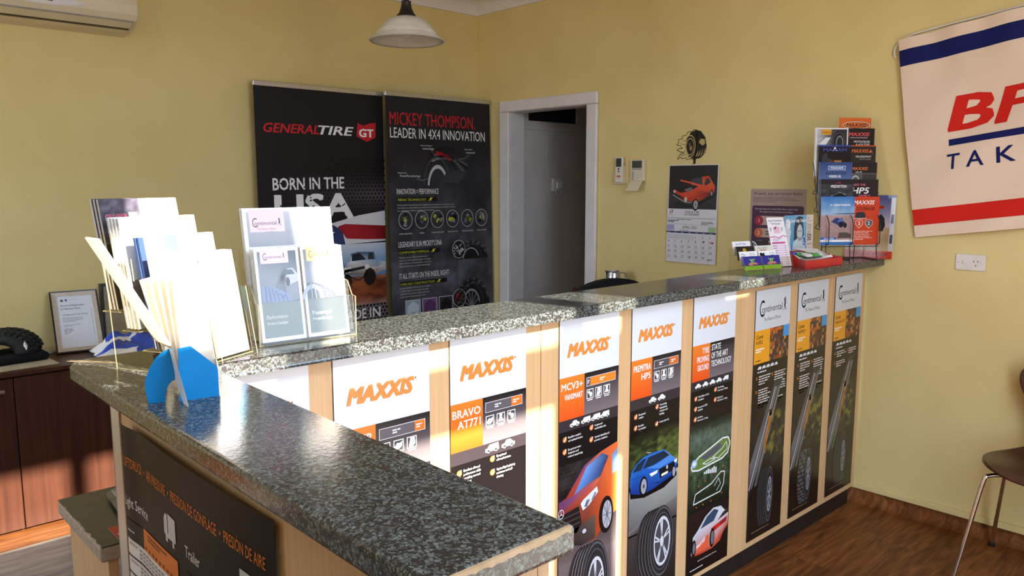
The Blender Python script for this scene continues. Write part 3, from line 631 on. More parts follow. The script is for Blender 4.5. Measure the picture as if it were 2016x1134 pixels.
b = NB(); tube(b, bez([(.033, -.02, .08), (.06, -.036, .075), (.066, -.04, .045), (.042, -.025, .025)]), .004, 8); obj('handle', b, M['steel'], o)
# ------------------------------------------------------------------ air conditioner, pendant
t = thing('air_conditioner', 'cream split-system air conditioner high on the back wall at left', 'air conditioner', (1.352, YB, 2.22))
sec = [(0, 0), (-.10, .012), (-.145, .025), (-.2, .05), (-.212, .075), (-.215, .12), (-.205, .27), (-.19, .285), (0, .285)]
W = -1.0; b = NB(); A = [b.verts.new((0, y, z)) for y, z in sec]; B = [b.verts.new((W, y, z)) for y, z in sec]
b.faces.new(A); b.faces.new(list(reversed(B)))
for i in range(len(sec)): b.faces.new((A[i], B[i], B[(i+1) % len(sec)], A[(i+1) % len(sec)]))
bmesh.ops.recalc_face_normals(b, faces=b.faces[:]); bmesh.ops.bevel(b, geom=list({e for v in A for e in v.link_edges if e.other_vert(v) in A}), offset=.008, segments=2, affect='EDGES'); obj('housing', b, M['cream'], t)
def slab(p0, p1, t0, x0, x1):
    b = NB(); y0, z0 = p0; y1, z1 = p1; d = Vector((0, y1-y0, z1-z0)).normalized(); n = Vector((0, -d.z, d.y)) if True else None
    if n.z > 0: n = -n
    obox(b, Vector((x0, y0, z0)), Vector((x1-x0, 0, 0)), Vector((0, y1-y0, z1-z0)), n*t0); return b
obj('air_flap', slab((-.148, .0262), (-.196, .048), .006, W+.06, -.022), M['cream'], t)
obj('flap_seam', slab((-.1955, .0478), (-.1985, .0492), .0068, W+.06, -.022), M['grey'], t)
obj('flap_end_seam', slab((-.148, .0262), (-.196, .048), .0066, -.0225, -.0205), M['grey'], t)
obj('outlet_slot', slab((-.126, .0198), (-.1465, .0254), .005, W+.06, -.024), M['black'], t)
obj('outlet_lip', slab((-.085, .0105), (-.126, .0196), .004, W+.06, -.028), M['cream'], t)
b = NB()
for k in range(2): box(b, W+.05, -.2175+.004*0, .15+.025*k, -.012, -.2125, .154+.025*k)
obj('intake_grille', b, M['dark'], t)
b = NB(); lathe(b, [(0, .004), (.10, .004), (.125, .001), (.13, -.004)], (0, 0, 0), 32)
for v in b.verts: x, y, z = v.co; v.co = (-.40+x*1.35, -.2125-z*.9, .092+y*.16)
dp = obj('display_panel', b, M['paper'], t); b = NB(); box(b, -.385, -.2205, .088, -.365, -.216, .1); obj('display_window', b, M['black'], dp)
t = thing('pendant_lamp', 'bell-shaped alabaster glass pendant lamp on a dark bronze stem', 'pendant lamp', (2.18, 3.05, 2.13))
b = NB(); out = [(.172, .018), (.168, .012), (.158, .02), (.150, .032), (.139, .042), (.135, .047), (.137, .052), (.127, .056), (.129, .061), (.122, .065), (.119, .071), (.108, .085), (.09, .103), (.066, .115), (.044, .121)]
lathe(b, out+[(r-.005, z-.003) for r, z in reversed(out[1:])]+[out[0]], (0, 0, 0), 56); bmesh.ops.recalc_face_normals(b, faces=b.faces[:]); obj('lamp_shade', b, M['frost'], t)
b = NB(); lathe(b, [(0, .112), (.046, .12), (.046, .124), (.034, .138), (.025, .16), (.021, .184), (.023, .189), (.012, .192), (.011, .206), (.02, .218), (.02, .228), (.012, .24), (.008, .25), (.008, .58), (.05, .583), (.055, .6), (0, .6)], (0, 0, 0), 32); obj('stem', b, M['bronze'], t)
b = NB(); lathe(b, [(0, .024), (.018, .028), (.028, .045), (.026, .065), (.014, .09), (.014, .112), (0, .112)], (0, 0, 0), 24); obj('bulb', b, M['ivory'], t)
# ------------------------------------------------------------------ posters on the counter front
PW, PH, PZ = .262, 1.01, .115
OR1, OR2 = (232, 128, 44), (226, 84, 30)
def icon(c, x, y, s, kind):
    c.rect(x, y, x+s, y+s, (236, 236, 238)); c.up(); c.rect(x+s*.08, y+s*.08, x+s*.92, y+s*.92, (74, 70, 74)); c.up()
    if kind == 0: c.ell(x+s*.62, y+s*.42, s*.2, s*.27, WHITE, 14); c.poly([(.1, .75), (.45, .88), (.5, .45), (.3, .5)], WHITE, (x, y, s, s))
    elif kind == 1: c.poly([(.15, .2), (.35, .6), (.3, .9), (.7, .9), (.62, .55), (.9, .2)], WHITE, (x, y, s, s))
    elif kind == 2: c.poly([(.2, .12), (.35, .9), (.8, .9), (.85, .4), (.6, .12)], WHITE, (x, y, s, s)); c.line([(x+s*.3, y+s*.5), (x+s*.8, y+s*.62)], s*.06, (74, 70, 74))
    else: c.poly([(.1, .45), (.35, .75), (.6, .7), (.9, .85), (.8, .4), (.5, .2), (.2, .2)], WHITE, (x, y, s, s))
    c.rect(x+s*.1, y-s*.2, x+s*.9, y-s*.09, (225, 225, 226)); c.k -= 2
def maxx_base(name1, name2, bars, icons, cars, vans=(), left=None):
    c = Canvas(PW, PH, (22, 19, 20)); c.up(); w = PW
    c.rect(0, .835, w, PH, (219, 223, 230)); c.rect(0, .709, w, .835, [(118, 108, 112), (26, 22, 25)]); c.rect(0, .675, w, .709, (54, 47, 51)); c.up()
    c.rect(0, .709, .405*w, .835, [OR2, OR1]); maxx_logo(c, .13*w, .893, .74*w); c.up()
    if name1: c.text(name1, .375*w, .797, .020, None if len(name1) < 7 else .33*w, WHITE, .02, al='r')
    if name2: c.text(name2, .375*w, .768, .016 if len(name2) > 6 else .020, .29*w if len(name2) > 6 else None, WHITE, .02, al='r')
    if bars:
        x0 = .44*w; c.rect(x0, .793, .945*w, .820, (238, 236, 236)); c.up(); x = x0+.0012
        for f, col, s in bars:
            x1 = x+f*(.945*w-x0-.0024); c.rect(x, .7942, x1, .8188, col); c.up(); c.small((x+x1)/2-min(.014, (x1-x)*.36), .808, min(.028, (x1-x)*.72), 2, .006, WHITE, .55, 3); c.k -= 1; x = x1
        c.k -= 1
    for i, k in enumerate(icons): icon(c, (.445+.145*i)*w, .755, .029, k)
    side_cars(c, cars[0], .684, cars[1], van=vans); return c
def ticks(c, rows, y0=.652):
    w = PW
    for col, (x, items) in enumerate(rows):
        y = y0+(0.012 if col else 0)-0.0*col
        for it in items:
            tick(c, x*w, y, .0085); c.lines(it, (x+.055)*w, y+.001, .0064, .0104); y -= .0104*len(it)+.016
def poster(c, x0, label, cat='poster', yy=1.5025, z=PZ, name='display_poster', group=None, m='gloss'):
    o = c.build(name, M[m], loc=(x0, yy, z), thick=.0034, back=(60, 56, 54)); return tag(o, label, cat, group)
# --- white-topped posters at the left end
c = maxx_base('', '', None, (), ((), .02)); poster(c, .540, 'white-topped tyre poster nearest the short return, mostly hidden, only white showing')
c = maxx_base('ZR', '', [(.77, (98, 92, 100)+(), 0), (.23, (226, 118, 40), 0)], (0, 3, 2), ((.08, .14), .04)); c.k += 2
ticks(c, ((.09, (['Sporty handling', 'on dry roads'], ['Low noise'])), (.55, (['Wet grip', 'and braking'],))))
c.up(); tyre(c, .15, .17, .07, .15, .05); poster(c, .8605, 'white-topped tyre poster second from the return, lower half hidden')
# --- bravo
c = maxx_base('BRAVO', 'AT771', [(.7, (98, 92, 100), 0), (.3, (226, 118, 40), 0)], (3, 1, 0), ((.115, .172), .047), (0,)); c.k += 2
ticks(c, ((.10, (['Excellent off-road', 'performance while', 'providing on-road', 'comfort'],)), (.53, (['Exceptional', 'off-road traction'], ['Optimal hydroplaning', 'resistance and self-', 'cleaning']))))
c.up(); c.grid(0, .16, PW, .50, 22, 30, lambda u, v: mix((120, 96, 80), (196, 178, 160), .5+.5*fbm(u*3, v*4)))
c.up(); c.poly([(.1, .0), (.0, .45), (.2, .6), (.35, 1), (.8, 1), (1, .55), (1, .1)], (206, 204, 204), (.05, .2, .19, .2)); c.poly([(.1, .58), (.38, .95), (.62, .95), (.5, .6)], (70, 74, 84), (.05, .2, .19, .2)); c.up(); c.line([(.09, .395), (.14, .36), (.19, .41)], .006, (20, 18, 20)); c.line([(.14, .36), (.24, .395)], .008, (20, 18, 20))
tyre(c, .16, .14, .06, .13, .05, knob=True)
poster(c, 1.1865, 'sunlit tyre poster reading BRAVO AT771 on a yellow-orange panel')
# --- van
c = maxx_base('MCV3+', 'VANSMART', [(.12, (98, 92, 100), 0), (.88, (228, 132, 46), 0)], (0, 2, 1), ((.045, .094, .138, .180), .041), (1, 2, 3)); c.k += 2
ticks(c, ((.09, (['Excellent comfort', 'and optimal traction'], ['Exceptional water', 'dissipation and', 'reduced aquaplaning'])), (.53, (['A quiet and', 'comfortable ride'], ['Optimal durability and', 'puncture resistance']))))
c.up(); c.grid(0, .27, PW, .575, 26, 30, lambda u, v: mix((20, 17, 18), (74, 68, 68), max(0, .35*v+.5*fbm(u*8, v*9)*(1-u))) if v > .42 else mix((104, 92, 90), (42, 36, 37), v*2.2))
c.up(); w = PW
for j in range(5):
    for i in range(6): c.frame(.004+.017*i+(j % 2)*.008, .49+.014*j, .020+.017*i+(j % 2)*.008, .503+.014*j, .0007, (58, 54, 54))
c.up(); S = (0, .27, w, .31)
c.poly([(0, .63), (.12, .66), (.42, .92), (.7, 1.0), (1, 1.05), (1, .33), (.86, .30), (.62, .12), (.4, .13), (.2, .2), (0, .28)], [(172, 62, 34), (150, 48, 40), (96, 66, 110), (196, 92, 60), (226, 108, 48), (232, 112, 44), (206, 84, 30), (150, 60, 26), (60, 30, 30), (50, 28, 30), (46, 28, 32)], S)
c.up(); c.poly([(.25, .66), (.46, .90), (.72, .98), (.84, .93), (.7, .75), (.5, .72)], [(84, 130, 200), (104, 150, 214), (70, 92, 140), (52, 60, 92), (60, 66, 100), (70, 100, 160)], S); c.poly([(.9, .73), (.9, .93), (1, .99), (1, .75)], (120, 150, 190), S)
c.poly([(0, .64), (.25, .655), (.5, .7), (.68, .735), (.6, .64), (.36, .55), (0, .5)], [(96, 58, 96), (110, 70, 120), (160, 84, 92), (200, 110, 80), (190, 80, 50), (150, 56, 44), (110, 44, 40)], S)
c.poly([(0, .5), (.33, .53), (.38, .35), (.3, .27), (0, .3)], (28, 24, 26), S); c.poly([(.0, .3), (.38, .33), (.62, .38), (.62, .14), (.38, .12), (.1, .2)], [(42, 36, 38), (70, 60, 58), (96, 80, 72), (70, 58, 54), (40, 34, 36), (36, 30, 32)], S)
c.up(); c.line([(.0, .27+.31*.46), (.09, .27+.31*.475)], .003, (70, 66, 68)); c.line([(.0, .27+.31*.41), (.092, .27+.31*.42)], .003, (70, 66, 68)); c.line([(.0, .27+.31*.36), (.094, .27+.31*.365)], .003, (70, 66, 68))
c.poly([(.36, .545), (.4, .575), (.64, .66), (.66, .6), (.5, .5), (.4, .47)], (206, 216, 232), S); c.up(); c.poly([(.42, .50), (.46, .56), (.52, .56), (.47, .49)], (96, 104, 126), S); c.poly([(.54, .54), (.6, .61), (.63, .6), (.58, .54)], (110, 118, 140), S)
c.ring(.010, .431, .0125, .0145, .14, (216, 218, 222), 20)
for a in (90, 210, 330): c.line([(.010, .431), (.010+.012*math.cos(math.radians(a)), .431+.014*math.sin(math.radians(a)))], .0018, (216, 218, 222))
c.ell(.112, .349, .009, .007, (190, 195, 205), 12); c.ell(.212, .372, .034, .060, (22, 19, 20), 22); c.up(); c.ell(.216, .372, .022, .045, (170, 172, 180), 20); c.up()
for i in range(8):
    a = i*math.pi/4; c.line([(.216, .372), (.216+.02*math.cos(a), .372+.042*math.sin(a))], .0025, (84, 84, 92))
c.up(); c.rect(0, 0, w, .272, [(20, 17, 18), (110, 98, 98)]); c.up(); tyre(c, .165, .165, .062, .138, .07, tread=(52, 50, 54), lug=(170, 170, 176), rr=.62)
poster(c, 1.5795, 'poster with an orange van and a tyre, reading MCV3+ VANSMART')
# --- blue car
c = maxx_base('PREMITRA', 'HP5', [(.62, (84, 78, 84), 0), (.38, (214, 108, 40), 0)], (0, 1, 2), ((.092, .14), .04)); c.k += 2
ticks(c, ((.10, (['Exceptional', 'comfort'], ['Excellent', 'wet weather', 'performance'])), (.52, (['Outstanding', 'hydroplaning', 'resistance and', 'handling'], ['A very quiet ride']))))
c.up()
def forest(u, v):
    n = fbm(u*9, v*14, 2.0)+.4*fbm(u*30, v*30, 5); t = mix((18, 22, 14), (92, 108, 52), .45+.5*n)
    if u > .55: t = mix(t, (150, 160, 70), .25+.25*n)
    return mix(t, (16, 14, 14), max(0, (v-.72)/.28))
c.grid(0, .40, w, .60, 30, 30, forest); c.up(); c.line([(.1, .52), (.1, .44)], .002, (190, 196, 200)); c.line([(.085, .522), (.112, .516)], .0015, (190, 196, 200))
c.up(); c.poly([(0, .36), (0, .425), (w, .445), (w, .28), (0, .22)], [(120, 120, 122), (150, 152, 150), (170, 172, 166), (110, 106, 106), (60, 56, 56)])
c.poly([(0, .41), (0, .425), (w, .447), (w, .43)], (206, 206, 200))
c.up(); c.rect(0, 0, w, .26, [(18, 15, 16), (64, 58, 58)]); c.poly([(0, .255), (w, .255), (w, .33), (0, .275)], [(64, 58, 58), (64, 58, 58), (116, 112, 112), (116, 112, 112)])
c.up(); car_front(c, .002, .372, .252, .142, body=(36, 104, 196), dk=(20, 50, 128))
c.up(); tyre(c, .178, .192, .066, .125, .078, rr=.70)
poster(c, 1.9035, 'poster with a blue saloon car on a road above a tyre, reading PREMITRA HP5')
# --- proving ground
c = maxx_base('', '', None, (), ((.02, .064, .108, .150, .194), .036), (4,)); c.k += 2
for i, s in enumerate(('TYRE', 'PROVING', 'GROUND')): c.text(s, .375*w, .802-.029*i, .0205, (.155, .27, .26)[i]*w, WHITE, .018, al='r')
for i, s in enumerate(('STATE', 'OF THE ART', 'TECHNOLOGY')): c.text(s, .435*w, .806-.029*i, .0205, (.22, .40, .49)[i]*w, WHITE, .012)
ticks(c, ((.10, (['USD6 Million US-650', 'Investment'], ['International OEM', 'Standards'], ['ISO Noise', 'Performance Testing'])), (.56, (['Wet Braking', 'Performance Testing'], ['High Speed', 'Performance Testing']))), .648)
c.up()
def aerial(u, v):
    n = fbm(u*12, v*14, 1.0)+.5*fbm(u*40, v*40, 4); g = mix((28, 44, 26), (96, 112, 84), .42+.5*n)
    if v > .68: g = mix(g, (108, 120, 116), .55*(1-abs(v-.8)/.2))
    return mix(mix(g, (14, 16, 15), max(0, (v-.86)/.14)), (16, 22, 16), max(0, (.38-v)/.38))
c.grid(0, .23, w, .56, 34, 44, aerial); c.up(); T0 = (.005, .375, .25, .095)
def loop(pts, wd, col): c.line([(T0[0]+p[0]*T0[2], T0[1]+p[1]*T0[3]) for p in pts+pts[:1]], wd, col)
oval = [(.02, .35), (.2, .62), (.5, .8), (.8, 1.0), (.95, .95), (1.0, .7), (.95, .35), (.8, .2), (.5, .15), (.2, .1), (.05, .18)]
c.poly([(T0[0]+p[0]*T0[2], T0[1]+p[1]*T0[3]) for p in oval], (98, 124, 60)); c.up(); loop(oval, .006, (226, 226, 228)); c.up(); c.poly([(.25, .55), (.5, .72), (.72, .86), (.78, .7), (.6, .5), (.35, .42)], (86, 84, 96), T0); c.up(); loop([(.55, .4), (.8, .6), (.9, .8), (.93, .5), (.7, .28)], .003, (230, 230, 230)); loop([(.3, .3), (.5, .38), (.62, .3), (.4, .22)], .003, (230, 230, 230))
c.ell(.028, .415, .018, .015, (150, 176, 214), 18); c.up(); c.ell(.028, .415, .010, .008, (230, 234, 240), 14)
for i in range(7): c.rect(.09+.012*i, .362-.002*i, .099+.012*i, .37+.003*(i % 3), (222, 224, 228))
c.up(); c.line([(.03, .265), (.04, .30), (.14, .315), (.2, .345), (.225, .34), (.22, .295), (.2, .27), (.12, .268), (.03, .265)], .0045, (214, 218, 214)); c.line([(.16, .30), (.185, .325), (.2, .3), (.175, .28)], .0025, (214, 218, 214))
for x, y in ((.06, .325), (.1, .335), (.155, .352), (.215, .362), (.05, .25), (.09, .25), (.14, .25), (.21, .262)): c.ell(x, y, .003, .003, (232, 110, 50), 8)
c.up(); c.rect(0, 0, w, .235, [(16, 13, 14), (34, 26, 26)]); c.up(); S = (.008, .062, .25, .16)
c.poly([(.06, .12), (.1, .3), (.1, .5), (.22, .62), (.4, .86), (.6, .98), (.8, .94), (.9, .8), (1, .74), (1, .4), (.9, .3), (.8, .1), (.6, .02), (.3, .02), (.1, .06)], [(150, 160, 176)]*2+[(200, 206, 214)]*5+[(214, 216, 222)]*2+[(196, 74, 48)]*4+[(188, 60, 40)]*2, S)
c.up(); c.poly([(.28, .62), (.44, .84), (.62, .94), (.74, .86), (.62, .66)], (52, 70, 96), S); c.poly([(.72, .62), (.86, .76), (1, .82), (1, .7)], (60, 44, 48), S); c.poly([(.2, .25), (.5, .42), (.5, .1), (.2, .08)], (226, 96, 60), S); c.poly([(.55, .5), (.98, .62), (.95, .5), (.6, .4)], (150, 30, 26), S)
c.up(); c.up(); c.poly([(.66, .5), (.8, .54), (.8, .48), (.68, .45)], (230, 40, 30), S); c.text('MAXXIS', .055, .09, .014, .055, WHITE, .03, .1, slant=.35); c.ell(.04, .10, .014, .032, (16, 14, 16), 18); c.ell(.155, .105, .016, .036, (16, 14, 16), 18); c.up(); c.ell(.041, .10, .008, .022, (110, 112, 118), 14); c.ell(.157, .105, .01, .026, (110, 112, 118), 14)
c.text('www.maxxistyres.com.au', .066, .042, .006, .12, (216, 214, 212), .01); c.small(.02, .018, .16, 1, .006, (200, 198, 196), .6, 5)
poster(c, 2.2335, 'poster with a test track and a racing car, headed TYRE PROVING GROUND')
# --- three truck tyre posters
def truck_poster(model, kn, seed, bright, label, x0):
    c = Canvas(.259, .985, (24, 20, 18)); w = .259; q = PZ+.005-.003
    V = lambda z: z-.118
    c.up(); c.rect(0, V(.95), w, .985, (206, 210, 217)); conti_logo(c, .11*w, V(1.012), .79*w)
    c.rect(0, V(.822), w, V(.95), (233, 160, 34)); c.up()
    def crates(u, v):
        k = noise.cell(Vector((u*13, v*9+seed, 0))); k2 = noise.cell(Vector((u*13+50, v*9, seed)))
        pal = [(120, 50, 30), (196, 96, 36), (70, 40, 34), (210, 150, 70), (96, 72, 60), (56, 60, 80)]; return mix(pal[int(abs(k)*997) % 6], (20, 16, 14), .35*abs(k2))
    c.grid(.43*w, V(.822), w, V(.95), 22, 22, crates); c.up(); c.rect(.82*w, V(.905), w, V(.95), (62, 150, 214))
    c.text('Conti', .045*w, V(.918), .015, None, (40, 30, 20), .022); c.text(model, .045*w, V(.897), .0145, None if len(model) < 7 else .36*w, (40, 30, 20), .012); c.small(.045*w, V(.875), .3*w, 2, .009, WHITE, .5, seed); c.small(.045*w, V(.831), .3*w, 1, .008, (60, 44, 20), .5, seed)
    side_cars(c, [.03+.031*i for i in range(5)], V(.798), .026, (228, 228, 228), (0, 1, 2, 3)); c.small(.03, V(.785), .13, 1, .009, (220, 220, 220), .55, seed+2)
    yb = V(.765)
    for x, n in ((.10, (4, 8) if not bright else (3, 3)), (.55, (9, 3) if not bright else (3,))):
        y = yb
        for k, m_ in enumerate(n):
            c.ring(x*w, y, .0055, .0065, .4, (226, 120, 40), 12); c.small((x+.06)*w, y+.002, .35*w, m_, .0098, (212, 208, 204), .45, seed+k+int(x*10)); y -= .0098*m_+.014
    def rocks(u, v):
        n = fbm(u*10, v*10, seed)+.5*fbm(u*28, v*28, seed+3); t = mix((20, 17, 14), (104, 98, 88), .35+.5*n)
        m = fbm(u*6+4, v*7, seed+9); t = mix(t, (150, 142, 44), max(0, min(.75, (m-.05)*1.8)) if u > .3 else 0)
        e = min(1, (1-v)*4, v*4); return mix((24, 20, 18), t, max(0, e)*(.95 if u > .35 else .35))
    c.grid(0, V(.37), w, V(.66), 30, 40, rocks); c.up()
    c.poly([(0, V(.30)), (0, V(.43)), (.62*w, V(.735)), (.86*w, V(.735)), (.32*w, V(.42))], [(34, 32, 34), (110, 108, 110), (60, 56, 56), (50, 46, 44), (80, 78, 78)]); c.up()
    for d in (.0, .07, .16, .2): c.line([((d)*w, V(.33+.03*d)), ((.66+d*.7)*w, V(.71))], .0022+.004*(d == .0), (176, 174, 174))
    c.poly([(.36*w, V(.47)), (.44*w, V(.48)), (.60*w, V(.61)), (.58*w, V(.625)), (.5*w, V(.60))], (186, 116, 44)); c.rect(.5*w, V(.6), .58*w, V(.625), (60, 50, 44))
    c.up(); tyre(c, .60*w, V(.275), .115*w, .118, .26*w, tread=(42, 40, 42), lug=(104, 102, 104), rim=(150, 152, 158), hub=(56, 54, 58), knob=kn, spokes=8, rr=.62)
    c.text('www.continental-truck-tyres.com.au', .12*w, V(.145), .006, .5*w, (170, 150, 124), .004, res=1)
    poster(c, x0, label, z=.118)
truck_poster('HSR2', False, 1, False, 'truck tyre poster with a ribbed tyre, left of the three, reading Conti HSR2', 2.6355)
truck_poster('HDR2+', True, 4, False, 'truck tyre poster with a blocky tread tyre, middle of the three, reading Conti HDR2+', 2.9585)
truck_poster('Hybrid HT3', False, 8, True, 'truck tyre poster reading Conti Hybrid HT3, nearest the right wall', 3.2875)
# --- air pressure chart on the return
c = Canvas(.53, .74, (22, 17, 16)); c.EPS = .0004; c.up(); OC = (222, 122, 46)
c.text('LUFTDRUCK  •  AIR PRESSURE  •  PRESSION DE GONFLAGE  •  PRESIÓN DE AIRE', .006, .672, .016, .50, OC, .012)
c.text('Light Service', .004, .604, .017, .10, (232, 228, 224), .012); c.text('Trailer', .262, .604, .017, .052, (232, 228, 224), .012)
for x0, x1, ro in ((.005, .232, .075), (.262, .50, .06)):
    c.rect(x0, .10, x1, .548, (232, 228, 228)); c.up(); c.rect(x0, .548, x0+ro, .582, (26, 22, 22)); c.rect(x0+ro, .548, x1, .585, OC); c.up()
    c.small(x0+.008, .562, ro-.02, 1, .006, (190, 186, 182), .5, 2); c.small(x0+ro+.02, .577, x1-x0-ro-.04, 2, .006, (120, 66, 24), .5, 3)
    n = int((x1-x0-ro-.01)/.0165)
    for i in range(n): c.text('%.1f' % (3+.5*i), x0+ro+.006+.0165*i, .552, .005, None, (60, 36, 20), .02, res=1)
    y = .548; r = random.Random(4)
    for row in range(12):
        hh = .03 if row != 5 and row != 9 else .052; c.rect(x0, y-hh, x1, y-hh+.0028, (40, 36, 36)); c.text('%d/%d R 1%d' % (r.choice((185, 195, 205, 215, 225)), r.choice((65, 70, 75)), r.choice((4, 5, 6))), x0+.012, y-.009, .0045, None, (60, 56, 56), .01, res=1)
        for yy in range(int(hh/.0065)):
            for i in range(n+2):
                xx = x0+ro*.72+.0145*i
                if xx < x1-.012: c.rect(xx, y-.009-.0065*yy, xx+.0085, y-.0058-.0065*yy, (150, 146, 148))
        y -= hh
        if y < .15: break
    for i in range(n+2): c.rect(x0+ro*.7+.0145*i, .10, x0+ro*.7+.0145*i+.0006, .548, (170, 166, 166)) if x0+ro*.7+.0145*i < x1 else None
    c.rect(x0-.002, .10, x0, .548, (196, 60, 30)); c.k -= 2
c.up(); c.poly([(0, .3), (0, .8), (.12, 1), (.3, 1), (.3, .35), (.36, .35), (.36, 1.05), (1, 1.0), (1, .2), (.85, .2), (.85, 0), (.7, 0), (.7, .2), (.3, .2), (.3, .05), (.12, .05), (.12, .25)], (206, 202, 200), (.182, .60, .046, .045))
c.poly([(0, .4), (0, 1), (1, 1), (1, .1), (.9, .1), (.9, 0), (.6, 0), (.6, .4)], (206, 202, 200), (.44, .60, .058, .052))
def curl(x, y, z):
    # x runs toward the viewer (-y in the room); a loose sheet bowing off the panel
    s = x/.53; q = (.74-y)/.74
    bow = .008*math.sin(math.pi*min(1, s*1.0))+.022*q*q*math.sin(2.6*s+.2)**2+.006*math.sin(9*s)*q+.008*math.exp(-((s-.02)/.08)**2)
    return Vector((-.0015-bow-z, .53-x, y))
o = c.build('pressure_chart', M['chart'], loc=(.3905, .822, .372), thick=None, warp=curl, cuts=(60, 14)); tag(o, 'curling black tyre pressure chart with orange headings, hung on the side of the short return', 'poster')
# ------------------------------------------------------------------ pull-up banners by the back wall
def hexes(c, x0, y0, x1, y1, p, fn):
    j = 0; y = y0
    while y < y1:
        x = x0+(p*.5 if j % 2 else 0)
        while x < x1:
            a = fn((x-x0)/(x1-x0), (y-y0)/(y1-y0))
            if a: c.ell(x, y, p*.36, p*.36, a, 6, math.pi/6)
            x += p
        y += p*.87; j += 1
c = Canvas(.842, 2.0, (30, 27, 29)); w = .842; VZ = lambda z: z-.04; c.up()
def bg1(u, v):
    t = mix((30, 26, 29), (120, 110, 118), max(0, .75-abs(v-.42)*3.2)*max(0, u-.18)*1.25)
    return t
c.grid(0, VZ(1.2), w, VZ(1.75), 10, 12, bg1); c.grid(0, 0, w, VZ(.80), 8, 10, lambda u, v: mix((34, 30, 33), (138, 128, 134), v*(.4+.6*u))); c.up()
hexes(c, .02, VZ(1.21), w, VZ(1.66), .026, lambda u, v: mix((18, 16, 18), (44, 40, 44), max(0, .5-abs(v-.3))) if u > .30+.25*v else None)
hexes(c, .02, .02, w, VZ(.79), .026, lambda u, v: (26, 23, 26))
c.text('GENERAL', .05, VZ(1.786), .050, .345, (206, 38, 48), .03, .22); c.text('TIRE', .392, VZ(1.786), .050, .235, (248, 246, 246), .03, .22)
c.poly([(.0, .2), (.06, 1.0), (.35, .84), (.66, 1.0), (.96, 1.06), (.94, .16), (.5, -.12)], (204, 36, 46), (.648, VZ(1.765), .145, .10)); c.up(); c.text('GT', .668, VZ(1.782), .046, .10, WHITE, .05); c.k -= 1
c.text('BORN IN THE', .092, VZ(1.462), .066, .46, (244, 242, 242), .03, slant=.02); c.text('USA', .105, VZ(1.285), .145, .50, (246, 245, 245), .05, slant=.015)
c.up(); r = random.Random(11)
for i in range(90):
    x = .09+.5*r.random(); y = VZ(1.275)+.27*r.random(); s = .004+.011*r.random(); c.poly([(x, y), (x+s, y+s*.4), (x+s*.7, y+s), (x-s*.3, y+s*.6)], (46, 42, 45))
c.up(); c.poly([(0, VZ(.86)), (0, VZ(1.21)), (.3, VZ(1.25)), (.45, VZ(1.26)), (.53, VZ(1.22)), (.56, VZ(1.05)), (.5, VZ(.86))], [(30, 34, 70), (36, 40, 84), (34, 40, 86), (40, 46, 96), (52, 60, 110), (60, 84, 130), (60, 80, 120)]); c.up()
c.poly([(.45, VZ(1.26)), (.53, VZ(1.22)), (.55, VZ(1.13)), (w, VZ(1.14)), (w, VZ(1.33)), (.65, VZ(1.305))], (226, 224, 228)); c.up()
c.poly([(.50, VZ(1.24)), (.55, VZ(1.255)), (.7, VZ(1.245)), (w, VZ(1.235)), (w, VZ(1.15)), (.7, VZ(1.155)), (.56, VZ(1.165))], [(150, 26, 38), (176, 34, 44), (150, 24, 36), (130, 20, 30), (120, 20, 30), (170, 32, 42), (176, 36, 44)])
c.grid(0, VZ(.86), w, VZ(1.13), 12, 8, lambda u, v: mix(mix((150, 176, 206), (104, 150, 204), u), (226, 232, 238), max(0, v*1.5-.6)*(u > .5)) if u > .45 else mix((40, 50, 90), (110, 140, 180), v*.4+u))
c.poly([(x, y) for x, y in [(.455+.026*(1 if i % 2 == 0 else .42)*math.cos(math.pi/2+i*math.pi/5), VZ(1.2)+.028*(1 if i % 2 == 0 else .42)*math.sin(math.pi/2+i*math.pi/5)) for i in range(10)]], WHITE)
c.up(); c.grid(.0, VZ(.745), w, VZ(.93), 26, 14, lambda u, v: mix(mix((74, 34, 22), (196, 104, 60), .5+.6*fbm(u*7, v*5, 3)), (190, 180, 176), max(0, .25-v)*2.2 if v < .25 else max(0, v-.8)*2))
c.up(); S = (.52, VZ(.865), .32, .215)
c.poly([(.0, .45), (.05, .68), (.2, .74), (.2, .95), (.35, 1.0), (.72, .97), (.8, .72), (1, .66), (1, .42), (.8, .36), (.6, .3), (.05, .36)], [(130, 170, 206), (86, 146, 206), (236, 238, 240), (60, 80, 110), (80, 96, 120), (60, 80, 110), (140, 176, 210), (230, 232, 236), (206, 190, 180), (180, 150, 130), (150, 120, 100), (86, 86, 96)], S)
c.up(); c.poly([(.22, .74), (.23, .93), (.4, .97), (.55, .76)], (38, 44, 56), S); c.poly([(.58, .76), (.6, .95), (.7, .94), (.74, .75)], (50, 58, 70), S); c.poly([(.05, .5), (.5, .58), (.52, .5), (.05, .42)], (40, 44, 56), S)
for x in (.02, .10, .5): c.ell(.52+.32*x+.02, VZ(.865)+.215*(.5+.05*(x > .4)), .017, .017, (240, 238, 226), 14)
c.ell(.52+.32*.62, VZ(.865)+.215*.25, .045, .055, (36, 28, 26), 18); c.ell(.52+.32*.12, VZ(.865)+.215*.16, .03, .045, (44, 32, 28), 16); c.line([(.53, VZ(.95)), (.64, VZ(.90)), (.70, VZ(.94))], .008, (60, 44, 40)); c.text('PROCOMP', .735, VZ(.965), .012, .085, (240, 240, 244), .02, slant=.1)
c.up(); c.text('N', .735, VZ(.66), .06, .055, (244, 242, 242), .03); c.text('MADE I', .50, VZ(.66), .06, .22, (244, 242, 242), .03); c.f = [f for f in c.f]
